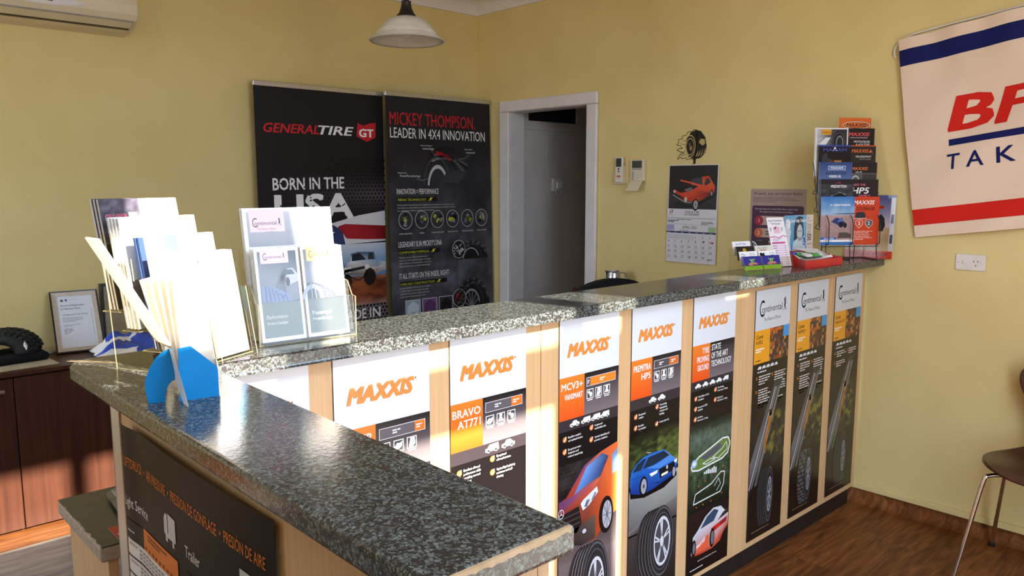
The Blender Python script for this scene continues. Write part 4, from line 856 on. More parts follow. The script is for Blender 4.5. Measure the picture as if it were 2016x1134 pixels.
def banner(c, label, x0, yt, yb, w):
    t = thing('pull_up_banner', label, 'banner', (x0, yt, 0)); d = (yb-yt)/2.0
    Vv = Vector((0, -d/2.0, 1)); o = c.build('banner_sheet', M['vinyl'], t, O=(0, d, .04), U=(1, 0, 0), V=Vv, thick=.0008, back=(60, 58, 60))
    b = NB(); box(b, -.006, -.012, 2.034, w+.006, .010, 2.062, .003); obj('top_rail', b, M['alu'], t)
    b = NB(); box(b, -.004, d-.04, 0, w+.004, d+.035, .07, .015, 3); obj('base', b, M['alu'], t)
    b = NB(); tube(b, [(w*.5, d+.03, .05), (w*.5, .018, 2.03)], .007, 8); obj('support_pole', b, M['alu'], t)
banner(c, 'black pull-up banner with a red and white name, stars and stripes and an off-road truck', 1.978, 4.2145, 4.2145, .842)
# second banner
c = Canvas(.85, 2.0, (34, 33, 37)); w = .85; VZ = lambda z: z-.04; c.up()
def slate(u, v):
    n = fbm(u*5, v*11, 6)+.4*fbm(u*22, v*44, 2); base = mix((46, 45, 50), (112, 114, 128), max(0, min(1, .45+.6*n)))
    return mix((33, 32, 36), base, max(.12, min(1, 1.25-abs(v-.32)*2.1)))
c.grid(0, 0, w, 2.0, 40, 90, slate); c.up()
c.text('MICKEY THOMPSON.', .026, VZ(1.862), .078, .69, (202, 36, 46), .012); c.text('LEADER IN 4X4 INNOVATION', .027, VZ(1.783), .062, .775, (240, 240, 240), .008)
# big cut tyre
c.poly([(0, .15), (.05, .5), (.2, .85), (.45, 1), (.75, .97), (.95, .7), (1, .25), (.8, 0), (.4, .05)], [(52, 50, 54), (40, 38, 42), (30, 28, 32), (26, 24, 28), (34, 32, 36), (46, 44, 48), (62, 62, 68), (70, 70, 78), (60, 60, 66)], (.27, VZ(1.5), .36, .24)); c.up()
c.ring(.385, VZ(1.475), .115, .20, .08, (70, 70, 76), 16, .6, math.pi*.98); c.ring(.39, VZ(1.47), .085, .15, .16, (196, 198, 206), 16, .7, math.pi*.96)
for i in range(11):
    for k in range(4):
        a = .25+i*.115; rx, ry = .20+.032*k, .235-.012*k; x = .40+.035*k+rx*math.cos(a+.55)*.9; y = VZ(1.475)+ry*math.sin(a+.35)
        if x < .63 and y > VZ(1.5): c.poly([(x, y), (x+.026, y-.006), (x+.03, y-.02), (x+.003, y-.015)], (186, 30, 36) if (k < 2 and x < .49 and x > .37) else ((96, 96, 102) if k % 2 else (24, 23, 26)))
c.text('BAJA MTZ', .345, VZ(1.638), .012, .06, (206, 206, 208), .01, slant=.3)
for s, h, x, y in (('Latest technology in', .008, .255, 1.737), ('tread design', .0125, .273, 1.716), ('Unique rubber', .008, .62, 1.722), ('compound', .0125, .632, 1.70), ('Equipped with', .008, .075, 1.562), ('PowerPly technology', .0125, .092, 1.541)): c.text(s, x, VZ(y), h, None, (236, 236, 238), .012)
for p in ([(.34, 1.71), (.36, 1.695), (.39, 1.69)], [(.66, 1.69), (.62, 1.665), (.57, 1.66)], [(.22, 1.53), (.26, 1.518), (.31, 1.53)]): c.line([(x, VZ(y)) for x, y in p], .002, (180, 180, 184))
def sect(y, s, wd, sub, n, seed, ww):
    c.text(s, .062, VZ(y), .034, wd, (238, 238, 240), .008); c.rect(.062, VZ(y-.047), .062+wd*.95, VZ(y-.018), (24, 23, 26)); c.up()
    c.text(sub, .066, VZ(y-.042), .0145, wd*.68, (214, 214, 60), .01); c.poly([(0, 0), (.35, .35), (.5, 1), (1, 1), (.7, .5), (.75, .1)], (222, 214, 40), (.062+wd*.72, VZ(y-.043), .045, .020)); c.k -= 1
sect(1.432, 'INNOVATION = PERFORMANCE', .33, 'TREAD TECHNOLOGY', 3, 1, .74)
c.lines(['The Swiss army knife of off-road technology. Here is nothing these tyres can do. Packed with more features you can poke a', "stick at, Mickey's pioneered deep sidebiters, sipes and the famous 23° directional angle give you more bang for your bucks and", 'improve traction, grip and performance every time you drive on and off-road.'], .062, VZ(1.36), .0078, .0175, (226, 226, 228), .006, cond=.80)
sect(1.098, "LEGENDARY IS IN MICKEY'S DNA", .345, 'COMPOUND FORMULA', 4, 2, .46)
c.lines(['Cutting edge compounds - Mickey’s compound formulas are', 'second to none. They’re uniquely blended with specially designed', 'additives and silica to boost off-road performance, extend tyre life', 'and give you the best resistance to cutting and chipping damage.'], .062, VZ(1.028), .0078, .0185, (226, 226, 228), .006)
sect(.896, 'IT ALL STARTS ON THE INSIDE, RIGHT?', .40, 'CARCASS CONSTRUCTION', 4, 3, .46)
c.lines(['Stronger from the inside - With a work of carcass construction', 'to crush the competition, thin, bias-belted, radial, PowerPly', 'together with stronger sidewalls to take the punishment, you', 'can get in and out of sticky situations with no dramas.'], .062, VZ(.832), .0078, .0185, (226, 226, 228), .006)
for i, s in enumerate(('DEEP SIDEBITERS', 'SIPES', '23° DIRECTIONAL ANGLE', 'FLEX GROOVE', 'TEMPLE ROLLED EDGE', 'MUD SCRAPES')):
    x = .122+.127*i; y = VZ(1.268); c.ell(x, y, .053, .058, (224, 224, 226), 26); c.up(); c.ell(x, y, .050, .055, (58, 58, 64), 26); c.up(); q = random.Random(i)
    for k in range(9):
        a = q.random()*6.28; rr = q.random()*.032; s2 = .010+.008*q.random(); X, Y = x+rr*math.cos(a), y+rr*math.sin(a); c.poly([(X-s2, Y-s2*.4), (X+s2*.4, Y-s2), (X+s2, Y+s2*.5), (X-s2*.3, Y+s2)], [(26, 25, 28), (110, 112, 120), (150, 152, 160), (34, 33, 38), (200, 200, 60)][(k+i) % 5 if k < 8 else 4])
    c.k -= 2; c.text(s, x, VZ(1.178), .008, min(.10, .0075*len(s)), (232, 232, 234), .012, al='c', res=1)
for (x, y, rx, ry) in ((.665, .99, .14, .125), (.66, .66, .155, .20)):
    c.up(); c.poly([(x-rx+2*rx*.5*(1-math.cos(math.pi*k/16)), VZ(y)+ry*math.sin(math.pi*k/16)) for k in range(17)], (24, 23, 26)); c.up()
    for k in range(1, 16):
        for j in range(2):
            a = math.pi*k/17; X = x-rx*(.96-.12*j)*math.cos(a)+.018*j; Y = VZ(y)+ry*(.96-.13*j)*math.sin(a); c.poly([(X-.012, Y-.004), (X+.006, Y-.012), (X+.014, Y+.002), (X-.004, Y+.010)], (92, 92, 98) if (k+j) % 2 else (52, 52, 57))
    c.ring(x-.01, VZ(y), rx*.52, ry*.62, .12, (150, 152, 160), 16, .25, math.pi-.05); c.ring(x-.01, VZ(y), rx*.72, ry*.84, .06, (62, 62, 68), 16, .1, math.pi-.05)
    if y < .7:
        for a in (.5, .95, 1.4, 1.85, 2.3, 2.75): c.line([(x-.01, VZ(y)), (x-.01+rx*.45*math.cos(a), VZ(y)+ry*.52*math.sin(a))], .008, (120, 122, 130))
    c.ell(x-.115, VZ(y+.07), .056, .062, (214, 214, 216), 24); c.up(); c.ell(x-.115, VZ(y+.07), .052, .058, (30, 29, 32), 24); c.up(); q = random.Random(int(y*100))
    for k in range(26):
        a = q.random()*6.28; rr = .042*math.sqrt(q.random()); s2 = .006; X, Y = x-.115+rr*math.cos(a), VZ(y+.07)+rr*math.sin(a)*1.1; c.poly([(X-s2, Y), (X, Y-s2), (X+s2, Y+s2*.5), (X, Y+s2)], (220, 220, 222) if y > .8 else ((190, 40, 40) if k % 2 else (120, 118, 120)))
    c.k -= 4
for i, cc in enumerate(((150, 178, 204), (120, 90, 140), (60, 62, 74))):
    x = .10+.135*i; c.rect(x, VZ(.635), x+.118, VZ(.755), (222, 222, 224)); c.up(); c.rect(x+.004, VZ(.639), x+.114, VZ(.751), cc); c.up(); c.poly([(.1, .2), (.15, .7), (.5, .95), (.9, .7), (.85, .2), (.5, .35)], [(206, 220, 232), (96, 60, 110), (34, 34, 40)][i], (x, VZ(.639), .118, .112)); c.k -= 2
    c.text(('BIAS', 'BIAS BELTED', 'RADIAL')[i], x+.059, VZ(.612), .009, None, (226, 226, 228), .012, al='c'); c.text('CONSTRUCTION', x+.059, VZ(.598), .009, .075, (226, 226, 228), .012, al='c')
c.text('POWER', .565, VZ(.70), .026, .105, (206, 34, 40), .03, .25); c.text('PLY', .672, VZ(.70), .026, .055, WHITE, .03, .25); c.poly([(0, 0), (.3, .4), (.35, 1), (1, 1), (.75, .5), (.8, .1)], (226, 216, 40), (.735, VZ(.692), .06, .034)); c.text('CARCASS CONSTRUCTION', .62, VZ(.682), .009, .17, (230, 230, 232), .015, .2)
banner(c, 'dark slate pull-up banner covered in small print and tyre pictures, nearest the doorway', 2.796, 4.15, 4.052, .85)
# ------------------------------------------------------------------ things on the right wall
WU, WV = (0, -1, 0), (0, 0, 1)
# calendar
c = Canvas(.32, .534, (226, 224, 230)); w = .32; Y = lambda p: (1085-p)/757*.534; c.up()
c.grid(.006, Y(668), w-.006, Y(334), 14, 14, lambda u, v: mix((30, 27, 28), (74, 70, 70), max(0, .35-abs(v-.2))*1.6+.25*fbm(u*5, v*5))); c.up()
S = (.028, Y(640), .272, Y(415)-Y(640)); RD, RL, RK = (206, 62, 36), (232, 92, 58), (120, 28, 18)
c.poly([(0, .18), (.3, .02), (.5, .0), (.9, .3), (.98, .32), (.6, -.05), (.3, -.05)], (16, 14, 14), S); c.up()
c.poly([(.02, .5), (.10, .62), (.34, .7), (.44, .70), (.72, .98), (.86, 1.0), (.93, .82), (1, .66), (.99, .45), (.93, .40), (.66, .16), (.54, .12), (.4, .16), (.28, .18), (.14, .34), (.03, .42)], [RL, RD, RL, RL, RD, RD, RL, RL, RD, RK, RD, RD, RD, RD, RK, RK], S); c.up()
c.poly([(.04, .56), (.12, .66), (.34, .74), (.62, .66), (.46, .5), (.2, .42)], (28, 24, 26), S); c.up(); c.poly([(.42, .80), (.5, .92), (.7, .95), (.72, .7)], (62, 64, 72), S); c.poly([(.75, .72), (.79, .92), (.86, .93), (.9, .78), (.8, .68)], (58, 60, 68), S); c.up(); c.poly([(.18, .84), (.2, .88), (.5, .78), (.72, .67), (.68, .64), (.5, .72)], RL, S)
c.poly([(.3, .5), (.36, .58), (.46, .62), (.5, .54), (.4, .46)], (110, 108, 112), S); c.up(); c.poly([(.3, .52), (.33, .57), (.37, .52)], (200, 50, 40), S); c.line([(S[0]+.3*S[2], S[1]+.18*S[3]), (S[0]+.97*S[2], S[1]+.46*S[3])], .002, RK)
c.poly([(.04, .42), (.28, .27), (.3, .2), (.14, .33), (.03, .4)], (24, 22, 24), S); c.line([(S[0]+.02*S[2], S[1]+.36*S[3]), (S[0]+.3*S[2], S[1]+.12*S[3]), (S[0]+.48*S[2], S[1]+.1*S[3])], .004, (176, 178, 186)); c.ell(S[0]+.335*S[2], S[1]+.2*S[3], .009, .013, (222, 216, 196), 14); c.ell(S[0]+.06*S[2], S[1]+.47*S[3], .007, .008, (206, 200, 186), 12)
c.ell(S[0]+.57*S[2], S[1]+.03*S[3], .02, .033, (20, 18, 19), 20); c.ell(S[0]+.93*S[2], S[1]+.42*S[3], .010, .020, (20, 18, 19), 16); c.up(); c.ell(S[0]+.575*S[2], S[1]+.03*S[3], .014, .024, (176, 178, 184), 18); c.ell(S[0]+.932*S[2], S[1]+.42*S[3], .006, .013, (150, 150, 156), 12); c.up()
for a in range(5): c.line([(S[0]+.575*S[2], S[1]+.03*S[3]), (S[0]+.575*S[2]+.012*math.cos(a*1.257+.3), S[1]+.03*S[3]+.021*math.sin(a*1.257+.3))], .0025, (70, 70, 76))
c.k -= 6
c.text('&', .016, Y(700), .014, None, (200, 50, 40), .03); c.text('T', .026, Y(702), .018, None, (30, 28, 30), .03); c.line([(.012, Y(722)), (.022, Y(702)), (.036, Y(722))], .002, (180, 40, 34))
c.text('TOOL & TYRE', .115, Y(697), .010, .095, (44, 42, 46), .025); c.text('ACCESSORIES', .115, Y(716), .010, .095, (44, 42, 46), .025); c.rect(.004, Y(741), w-.004, Y(738), (110, 108, 112)); c.small(.07, Y(752), .18, 1, .007, (90, 88, 92), .5, 2); c.small(.006, Y(762), .09, 2, .008, (60, 58, 62), .6, 3); c.small(.225, Y(768), .088, 3, .006, (60, 58, 62), .5, 4); c.line([(.004, Y(785)), (.30, Y(790))], .001, (110, 108, 112))
c.rect(.002, Y(836), .05, Y(792), (168, 164, 206)); c.rect(.268, Y(842), .316, Y(800), (166, 196, 150)); c.text('APRIL 2021', .104, Y(820), .0145, .092, (60, 58, 66), .01); c.small(.085, Y(836), .13, 1, .006, (90, 88, 92), .5, 6)
c.rect(0, Y(856), w-.002, Y(842), (44, 50, 92)); c.up()
for i in range(7): c.small(.008+.0455*i, Y(852), .03, 1, .0045, (200, 204, 224), .6, i)
c.k -= 1; days = [None]*4+list(range(1, 31)); ys = [893, 930, 970, 1010, 1050]
for i, d_ in enumerate(days):
    q, rr = i % 7, i//7; x = .006+.0445*q; yy = Y(ys[rr])
    if d_ is None:
        for k in range(5): c.rect(x+.001+k*.008, yy-.006, x+.005+k*.008, yy+.018, (196, 194, 202))
    else: c.text(str(d_), x+.004, yy, .0135, None, (170, 40, 40) if d_ in (2, 3, 5, 25) else (50, 46, 52), .006, res=2)
for k in range(1, 7): c.rect(.002+.0445*k, Y(1080), .0026+.0445*k, Y(858), (196, 194, 202))
for yy in ys: c.rect(.002, Y(yy+10), w-.002, Y(yy+9), (196, 194, 202))
c.ell(.245, Y(916), .006, .004, (40, 36, 40), 8); c.rect(.292, Y(926), .306, Y(915), (170, 40, 40)); c.small(.268, Y(1052), .04, 2, .006, (40, 36, 40), .6, 9)
def hang(x, y, z):
    q = (.534-y)/.534; return Vector((-.003-.010*q*(.5+.5*math.sin(3*q))-z, .32-x, y))
o = c.build('wall_calendar', M['satin'], loc=(XW-.0005, 2.331, 1.066), thick=None, warp=hang, cuts=(2, 8)); tag(o, 'April wall calendar with a picture of a red coupe with its bonnet up', 'calendar')
# tyre sticker with flames
c = Canvas(.2, .19, base=False); BK = (22, 19, 16); S = (0, .0, .2, .19)
fl = [(.62, .12), (.55, .0), (.58, .12), (.46, .17), (.36, .14), (.32, .2), (.2, .17), (.16, .22), (.04, .16), (.1, .26), (.26, .33), (.12, .38), (.02, .42), (.1, .47), (.2, .46), (.12, .55), (.0, .57), (.08, .64), (.06, .72), (.18, .74), (.2, .82), (.32, .84), (.36, .92), (.5, .93), (.56, .98), (.66, .96)]
c.poly([(.30, .5), (.34, .74), (.45, .9), (.62, .97), (.78, .93), (.92, .75), (.97, .5), (.92, .3), (.78, .18), (.6, .15), (.42, .2)], BK, S); pp = [(p[0]*.2, p[1]*.19) for p in fl]; c.line(pp+pp[:1], .0035, BK)
for p in ([(.1, .3), (.3, .4)], [(.14, .6), (.3, .56)], [(.2, .7), (.33, .66)], [(.2, .25), (.36, .3)], [(.4, .2), (.5, .28)]): c.line([(q[0]*.2, q[1]*.19) for q in p], .0025, BK)
c.poly([(.56, .16), (.6, .0), (.63, .02), (.64, .17)], BK, S); c.up(); WL = (196, 170, 110)
c.ring(.088, .098, .036, .062, .10, WL, 24); c.ring(.089, .096, .026, .047, .12, WL, 24); c.poly([(.72, .62), (.78, .72), (.9, .7), (.92, .58), (.84, .52)], WL, S); c.ell(.094, .088, .009, .014, (150, 128, 84), 14); c.ell(.086, .11, .006, .01, (110, 92, 60), 12)
for k in range(4): c.poly([(.62+.08*k, .22), (.68+.075*k, .24+.02*k), (.72+.07*k, .40+.03*k)], WL, S)
o = c.build('wall_sticker', M['satin'], loc=(XW-.0006, 2.607, 1.60), U=WU, V=WV, thick=None); tag(o, 'black flaming tyre sticker on the wall just above the calendar', 'sticker')
# remote control in its holder, alarm keypad
t = thing('remote_control', 'slim cream air conditioner remote in a wall holder, left of the keypad', 'remote control', (XW, 2.992, 1.50))
b = NB(); box(b, -.012, -.032, -.002, 0, .032, .07, .004); box(b, -.026, -.034, -.002, -.0, -.030, .1, .0015); box(b, -.026, .030, -.002, 0, .034, .05, .0015); box(b, -.028, -.034, -.004, 0, .034, .002, .0015); obj('holder', b, M['cream'], t)
b = NB(); box(b, -.0255, -.0285, .003, -.0125, .0285, .152, .005, 3); rb = obj('remote_body', b, M['ivory'], t)
b = NB(); box(b, -.0270, -.020, .095, -.0250, .020, .145, .001, 1); obj('display', b, M['lcd'], rb)
for z, r_, mm in ((.083, .006, 'dark'), (.068, .005, 'dark')): b = NB(); lathe(b, [(0, 0), (r_, 0), (r_*.9, .002), (0, .0025)], (0, 0, 0), 14); bmesh.ops.rotate(b, verts=b.verts, matrix=Matrix.Rotation(-math.pi/2, 3, 'Y')); bmesh.ops.translate(b, verts=b.verts, vec=(-.025, 0, z)); obj('button', b, M[mm], rb)
b = NB(); box(b, -.0268, -.014, .034, -.0250, .014, .046, .001, 1); obj('button', b, mat('orange_key', (.7, .16, .06), .5), rb)
t = thing('alarm_keypad', 'cream alarm keypad with a small screen and its flap hanging open', 'alarm keypad', (XW, 2.861, 1.512))
b = NB(); box(b, -.024, -.05, 0, 0, .05, .123, .005, 3); kb = obj('keypad_body', b, M['cream'], t)
b = NB(); box(b, -.0256, -.038, .075, -.0235, .034, .116, .001, 1); obj('display', b, M['lcd'], kb); b = NB(); box(b, -.0262, -.038, .065, -.0235, .034, .072, .001, 1); obj('status_strip', b, M['grey'], kb)
for i in range(4):
    for j in range(4): b = NB(); box(b, -.027, .020-.0175*i, .045-.0125*j, -.0235, .032-.0175*i, .053-.0125*j, .001, 1); obj('key', b, M['grey'] if i == 0 else M['ivory'], kb)
b = NB(); obox(b, (-.024, -.044, .0), (0, .088, 0), (-.03, .012, -.055), (.002, 0, .0012)); obox(b, (-.0265, -.036, -.004), (0, .072, 0), (-.024, .0095, -.044), (.002, 0, .0012)); 
fo = obj('flap', b, M['cream'], t)
# double power point
t = thing('power_outlet', 'white wall power outlet with a rocker switch, below the hanging flag', 'power outlet', (XW, 1.102, 1.135))
b = NB(); box(b, -.009, -.058, 0, 0, .058, .069, .004, 3); obj('face_plate', b, M['ivory'], t)
def disc(r_, d, y, z, x=-.009):
    b = NB(); lathe(b, [(0, 0), (r_, 0), (r_*.9, d), (0, d)], (0, 0, 0), 16); bmesh.ops.rotate(b, verts=b.verts, matrix=Matrix.Rotation(-math.pi/2, 3, 'Y')); bmesh.ops.translate(b, verts=b.verts, vec=(x, y, z)); return b
for y in (.047, -.042): obj('screw_cap', disc(.0045, .0012, y, .0345), M['ivory'], t)
b = NB(); obox(b, (-.0085, .008, .027), (0, .016, 0), (-.004, 0, .0), (0.0015, 0, .016)); obj('rocker_switch', b, M['ivory'], t)
b = NB(); box(b, -.0095, .028, .0365, -.0085, .031, .0395); obj('switch_mark', b, M['dark'], t); b = NB(); box(b, -.0095, .028, .0285, -.0085, .031, .0315); obj('switch_mark', b, M['dark'], t)
for y, z, a in ((-.013, .040, .55), (-.028, .039, -.55), (-.0215, .0225, 0)):
    b = NB(); s, q = math.sin(a), math.cos(a); obox(b, (-.0096, y-.0012*q-.004*s, z+.0012*s*0-.004*q), (0, .0024*q, -.0024*s), (0, .008*s, .008*q), (.0011, 0, 0)); obj('socket_slot', b, M['dark'], t)
# flag
c = Canvas(1.5, .858, (238, 214, 190)); c.EPS = .0009; NV, RE = (30, 36, 92), (214, 44, 34); c.up()
c.rect(0, .741, 1.5, .81, NV); c.rect(0, .051, 1.5, .12, RE); c.rect(.165, .37, 1.2, .397, NV); c.text('BF', .172, .432, .133, .335, RE, .045, .23)
for s, x, wd in (('T', .158, .05), ('A', .232, .06), ('K', .338, .062)): c.text(s, x, .272, .062, wd, NV, .02, .08)
def drape(x, y, z):
    a = math.exp(-((x-.0)**2+(y-.86)**2)/.16); f = .017*math.sin((x*.75+(.858-y)*1.15)*17)*min(1, 2.2*(.858-y)+.1)*min(1, x*4+.15)*math.exp(-x*.6); g = .008*math.sin(x*34)*max(0, (y-.60)/.26)
    h = .014*math.sin(x*5.2+y*3); n = .004+abs(h)+f+g+.018; return Vector((-n-z, -(.99*x-.139*y), .139*x+.99*y))
t = thing('wall_flag', 'cream flag with navy and red stripes pinned askew on the right wall', 'flag', (XW-.001, 1.323, 1.265))
c.build('flag_cloth', M['cloth'], t, thick=None, warp=drape, cuts=(110, 60))
b = NB(); A = lambda u, v, n: (-n, -(.99*u-.139*v), .139*u+.99*v)
tube(b, bez([A(1.5, .866, .012), A(.6, .867, .014), A(.12, .872, .012), A(.03, .862, .014), A(-.02, .835, .013), A(-.028, .80, .012), A(-.022, .79, .012)], 8), .0035, 6); obj('cord', b, M['paper'], t)
b = NB(); tube(b, [A(-.002, .858-.858*i/10, .013) for i in range(11)], .0028, 6); obj('edge_cord', b, M['paper'], t)
for u, v in ((.012, .838), (.014, .018)):
    P_ = Vector(A(u, v, .016)); b = NB(); lathe(b, [(0, 0), (.006, 0), (.005, .003), (0, .0045)], (0, 0, 0), 12); bmesh.ops.rotate(b, verts=b.verts, matrix=Matrix.Rotation(-math.pi/2, 3, 'Y')); bmesh.ops.translate(b, verts=b.verts, vec=P_); tube(b, [P_, (0.001, P_.y, P_.z)], .002, 6); obj('pin', b, M['dark'], t)
# recovery poster on the wall behind the counter
c = Canvas(.30, .421, (176, 152, 140)); w = .3; c.up(); PU = (74, 36, 66)
c.text('At work, you can recover better', .018, .392, .0145, .262, (62, 34, 52), .018); c.small(.015, .378, .255, 4, .0075, (120, 96, 92), .4, 3); c.rect(.012, .0, .29, .318, PU); c.poly([(.012, .318), (.012, .332), (.02, .338), (.282, .338), (.29, .332), (.29, .318)], PU); c.up()
c.text('If you get injured at work, follow these steps to get', .028, .318, .0075, .23, (232, 214, 220), .01, res=1); c.text('the support you need and recover faster', .055, .304, .0075, .18, (232, 214, 220), .01, res=1)
for i, (y, cc) in enumerate(((.262, (176, 34, 66)), (.20, (214, 108, 56)), (.138, (48, 134, 150)))):
    c.rect(.05, y-.022, .28, y+.024, (196, 172, 160)); c.up(); c.ell(.052, y, .024, .024, cc, 24); c.up(); c.text(str(i+1), .052, y-.009, .018, None, (240, 226, 224), .02, al='c'); c.k -= 2; c.up(); c.small(.09, y+.004, .12, 2, .012, (96, 60, 76), .5, i); c.k -= 1
c.text('Tell your manager', .085, .272, .008, .08, (96, 60, 76), .015)
o = c.build('recovery_poster', M['satin'], loc=(XW-.0008, 2.141, 1.05), U=WU, V=WV, thick=.0003); tag(o, 'purple and beige workplace recovery poster with numbered steps, taped to the right wall', 'poster')
# ------------------------------------------------------------------ leaflet holders and papers on the counter
CT = 1.1612
class Spot:
    """a holder's own axes: x to its right, s to its back, z up"""
    def __init__(self, x, y, rz, z=CT):
        self.o = Vector((x, y, z)); self.rz = rz; self.u = Vector((math.cos(rz), math.sin(rz), 0)); self.v = Vector((-math.sin(rz), math.cos(rz), 0))
    def at(self, x, s, z): return self.o+self.u*x+self.v*s+Vector((0, 0, z))
    def put(self, c, name, m, x, s, z, lean, label, cat, group=None, thick=.004, copies=0, step=.0062, back=None, clabel=None, roll=0.0):
        """stand a printed sheet in the holder; copies are further identical sheets behind it"""
        V = Vector((0, 0, math.cos(lean)))+self.v*math.sin(lean); U = self.u
        if roll: q = Matrix.Rotation(roll, 3, U.cross(V)); U, V = q @ U, q @ V
        o = c.build(name, M[m], None, tuple(self.at(x, s, z)), (0, 0, 0), U, V, thick, back=back); tag(o, label, cat, group if not copies else None)
        for k in range(copies):
            d = o.copy(); COL.objects.link(d); d.location = self.at(x-.0012*(k+1), s+step*(k+1), z+.0007*((k*7) % 3)); tag(d, clabel, cat, group)
        return o
def acr(name, parent, polys):
    """clear acrylic sheets: (points, normal, thickness)"""
    for nm, pts, n, t in polys:
        b = NB(); plate(b, pts, n, t, 0, 1); bmesh.ops.recalc_face_normals(b, faces=b.faces[:]); obj(nm, b, ACR, parent)
def DL(col=WHITE, w=.095, h=.204): return Canvas(w, h, col)
# ---- tall eight-pocket holder at the inner corner
H = Spot(.5065, 1.402, math.radians(26.36))
t = thing('leaflet_holder', 'tall clear acrylic stepped leaflet holder at the corner of the counter', 'leaflet holder', tuple(H.o), H.rz)
prof = [(0, 0), (.158, 0), (.176, .25), (.151, .25), (.145, .198), (.108, .204), (.104, .164), (.063, .170), (.058, .130), (.022, .136)]
polys = [('side_sheet' if x != .0995 else 'divider', [(x, s, z) for s, z in prof], (1, 0, 0), .0022) for x in (0.001, .0995, .200)]
for k in range(4):
    s, z = .010+.045*k, .004+.034*k; ln = .168
    polys.append(('pocket_base', [(.001, s, z), (.198, s, z), (.198, s+.04, z), (.001, s+.04, z)], (0, 0, 1), .002))
    polys.append(('pocket_front', [(.001, s, z), (.198, s, z), (.198, s+.082*ln, z+.082), (.001, s+.082*ln, z+.082)], (0, -1, ln), .002))
acr('sheet', t, polys)
LN = math.radians(9.6); GL = 'leaflets in the tall stepped holder'
def slot(c, col, k, label, m='satin', copies=2, back=None, dz=0.0): H.put(c.squeeze(.091/.095), 'leaflet', m, (.006, .104)[col], .016+.045*k, .007+.034*k+dz, LN, label, 'leaflet', 'leaflets behind the front ones in the tall holder', .0042, copies, .0066, back, 'leaflet stacked behind another in the tall stepped holder, only its edges showing')
c = DL((70, 64, 76)); c.up(); c.grid(0, .10, .095, .204, 10, 12, lambda u, v: mix((58, 52, 64), (120, 118, 136), .4+.6*fbm(u*6, v*9))); c.up(); c.text('GRABBER', .010, .162, .013, .052, (236, 216, 222), .07); c.up(); c.text('GRABBER', .010, .162, .013, .052, (186, 36, 58), .035); c.poly([(0, 0), (1, 0), (.7, .5), (1, 1), (0, 1)], (238, 236, 240), (.066, .158, .022, .02)); c.small(.010, .15, .07, 2, .006, (220, 214, 224), .5, 2); c.rect(0, .09, .03, .12, (24, 22, 28)); slot(c, 0, 3, 'dark leaflet headed GRABBER in red, top row of the tall holder')
c = DL((226, 238, 248)); c.up(); c.grid(0, 0, .095, .204, 6, 10, lambda u, v: mix((196, 222, 242), (240, 248, 252), v*.6+.3*u)); slot(c, 1, 3, 'plain pale blue leaflet, top row right of the tall holder', copies=1)
c = DL(); c.up(); c.text('Passenger', .028, .168, .008, .045, (226, 170, 186), .02); c.small(.028, .160, .04, 1, .005, (230, 190, 200), .5, 2); c.rect(.0, .04, .095, .09, (150, 140, 136)); slot(c, 0, 2, 'white leaflet with a faint pink heading, second row from the top', copies=3)
c = DL(); c.up(); c.text('CAR LEVELLING', .012, .165, .006, .065, (120, 120, 130), .01); c.small(.03, .156, .03, 1, .004, (150, 150, 160), .5, 3); slot(c, 1, 2, 'white leaflet with small grey capitals, second row from the top', copies=1)
c = DL((196, 190, 226)); c.up(); c.grid(0, 0, .095, .204, 8, 10, lambda u, v: mix((182, 168, 214), (216, 208, 236), .5*u+.5*v)); c.up(); c.poly([(.6, .8), (.7, 1), (1, 1), (1, .7), (.8, .72)], (88, 112, 196), (0, .1, .095, .104)); c.rect(0, .1, .012, .204, (52, 76, 128)); c.text('Van Tyres', .02, .15, .009, .05, WHITE, .02); c.rect(.02, .11, .04, .13, (40, 52, 110)); slot(c, 0, 1, 'lilac and blue leaflet, third row from the top', copies=1, back=(60, 84, 130))
c = DL((226, 244, 250)); c.up(); c.rect(.006, .168, .088, .186, (120, 214, 226)); c.up(); c.text('ROAD SAFETY', .012, .1725, .008, .07, (228, 248, 252), .03); c.grid(0, .0, .095, .155, 4, 6, lambda u, v: mix((240, 248, 252), (206, 232, 246), v)); slot(c, 1, 1, 'white leaflet with a turquoise heading band, third row from the top', copies=1)
c = DL((240, 238, 240)); c.up(); c.grid(0, 0, .095, .06, 6, 6, lambda u, v: mix((120, 112, 120), (230, 226, 230), v*.7+.5*fbm(u*6, v*6))); c.up(); c.poly([(0, .0), (0, .45), (.25, .75), (.7, .9), (1, .8), (1, 0)], (232, 230, 234), (.0, .03, .095, .075)); c.up(); c.ell(.058, .050, .017, .026, (40, 36, 60), 22); c.up(); c.ell(.060, .050, .012, .019, (116, 112, 170), 20); c.up(); c.ell(.061, .050, .006, .010, (206, 206, 226), 14); c.rect(.02, .098, .075, .102, (90, 84, 110)); c.k -= 2; c.line([(.004, .087), (.06, .108), (.092, .10)], .004, (140, 130, 150)); slot(c, 0, 0, 'white leaflet with a car wheel picture, lowest row left of the tall holder', copies=3)
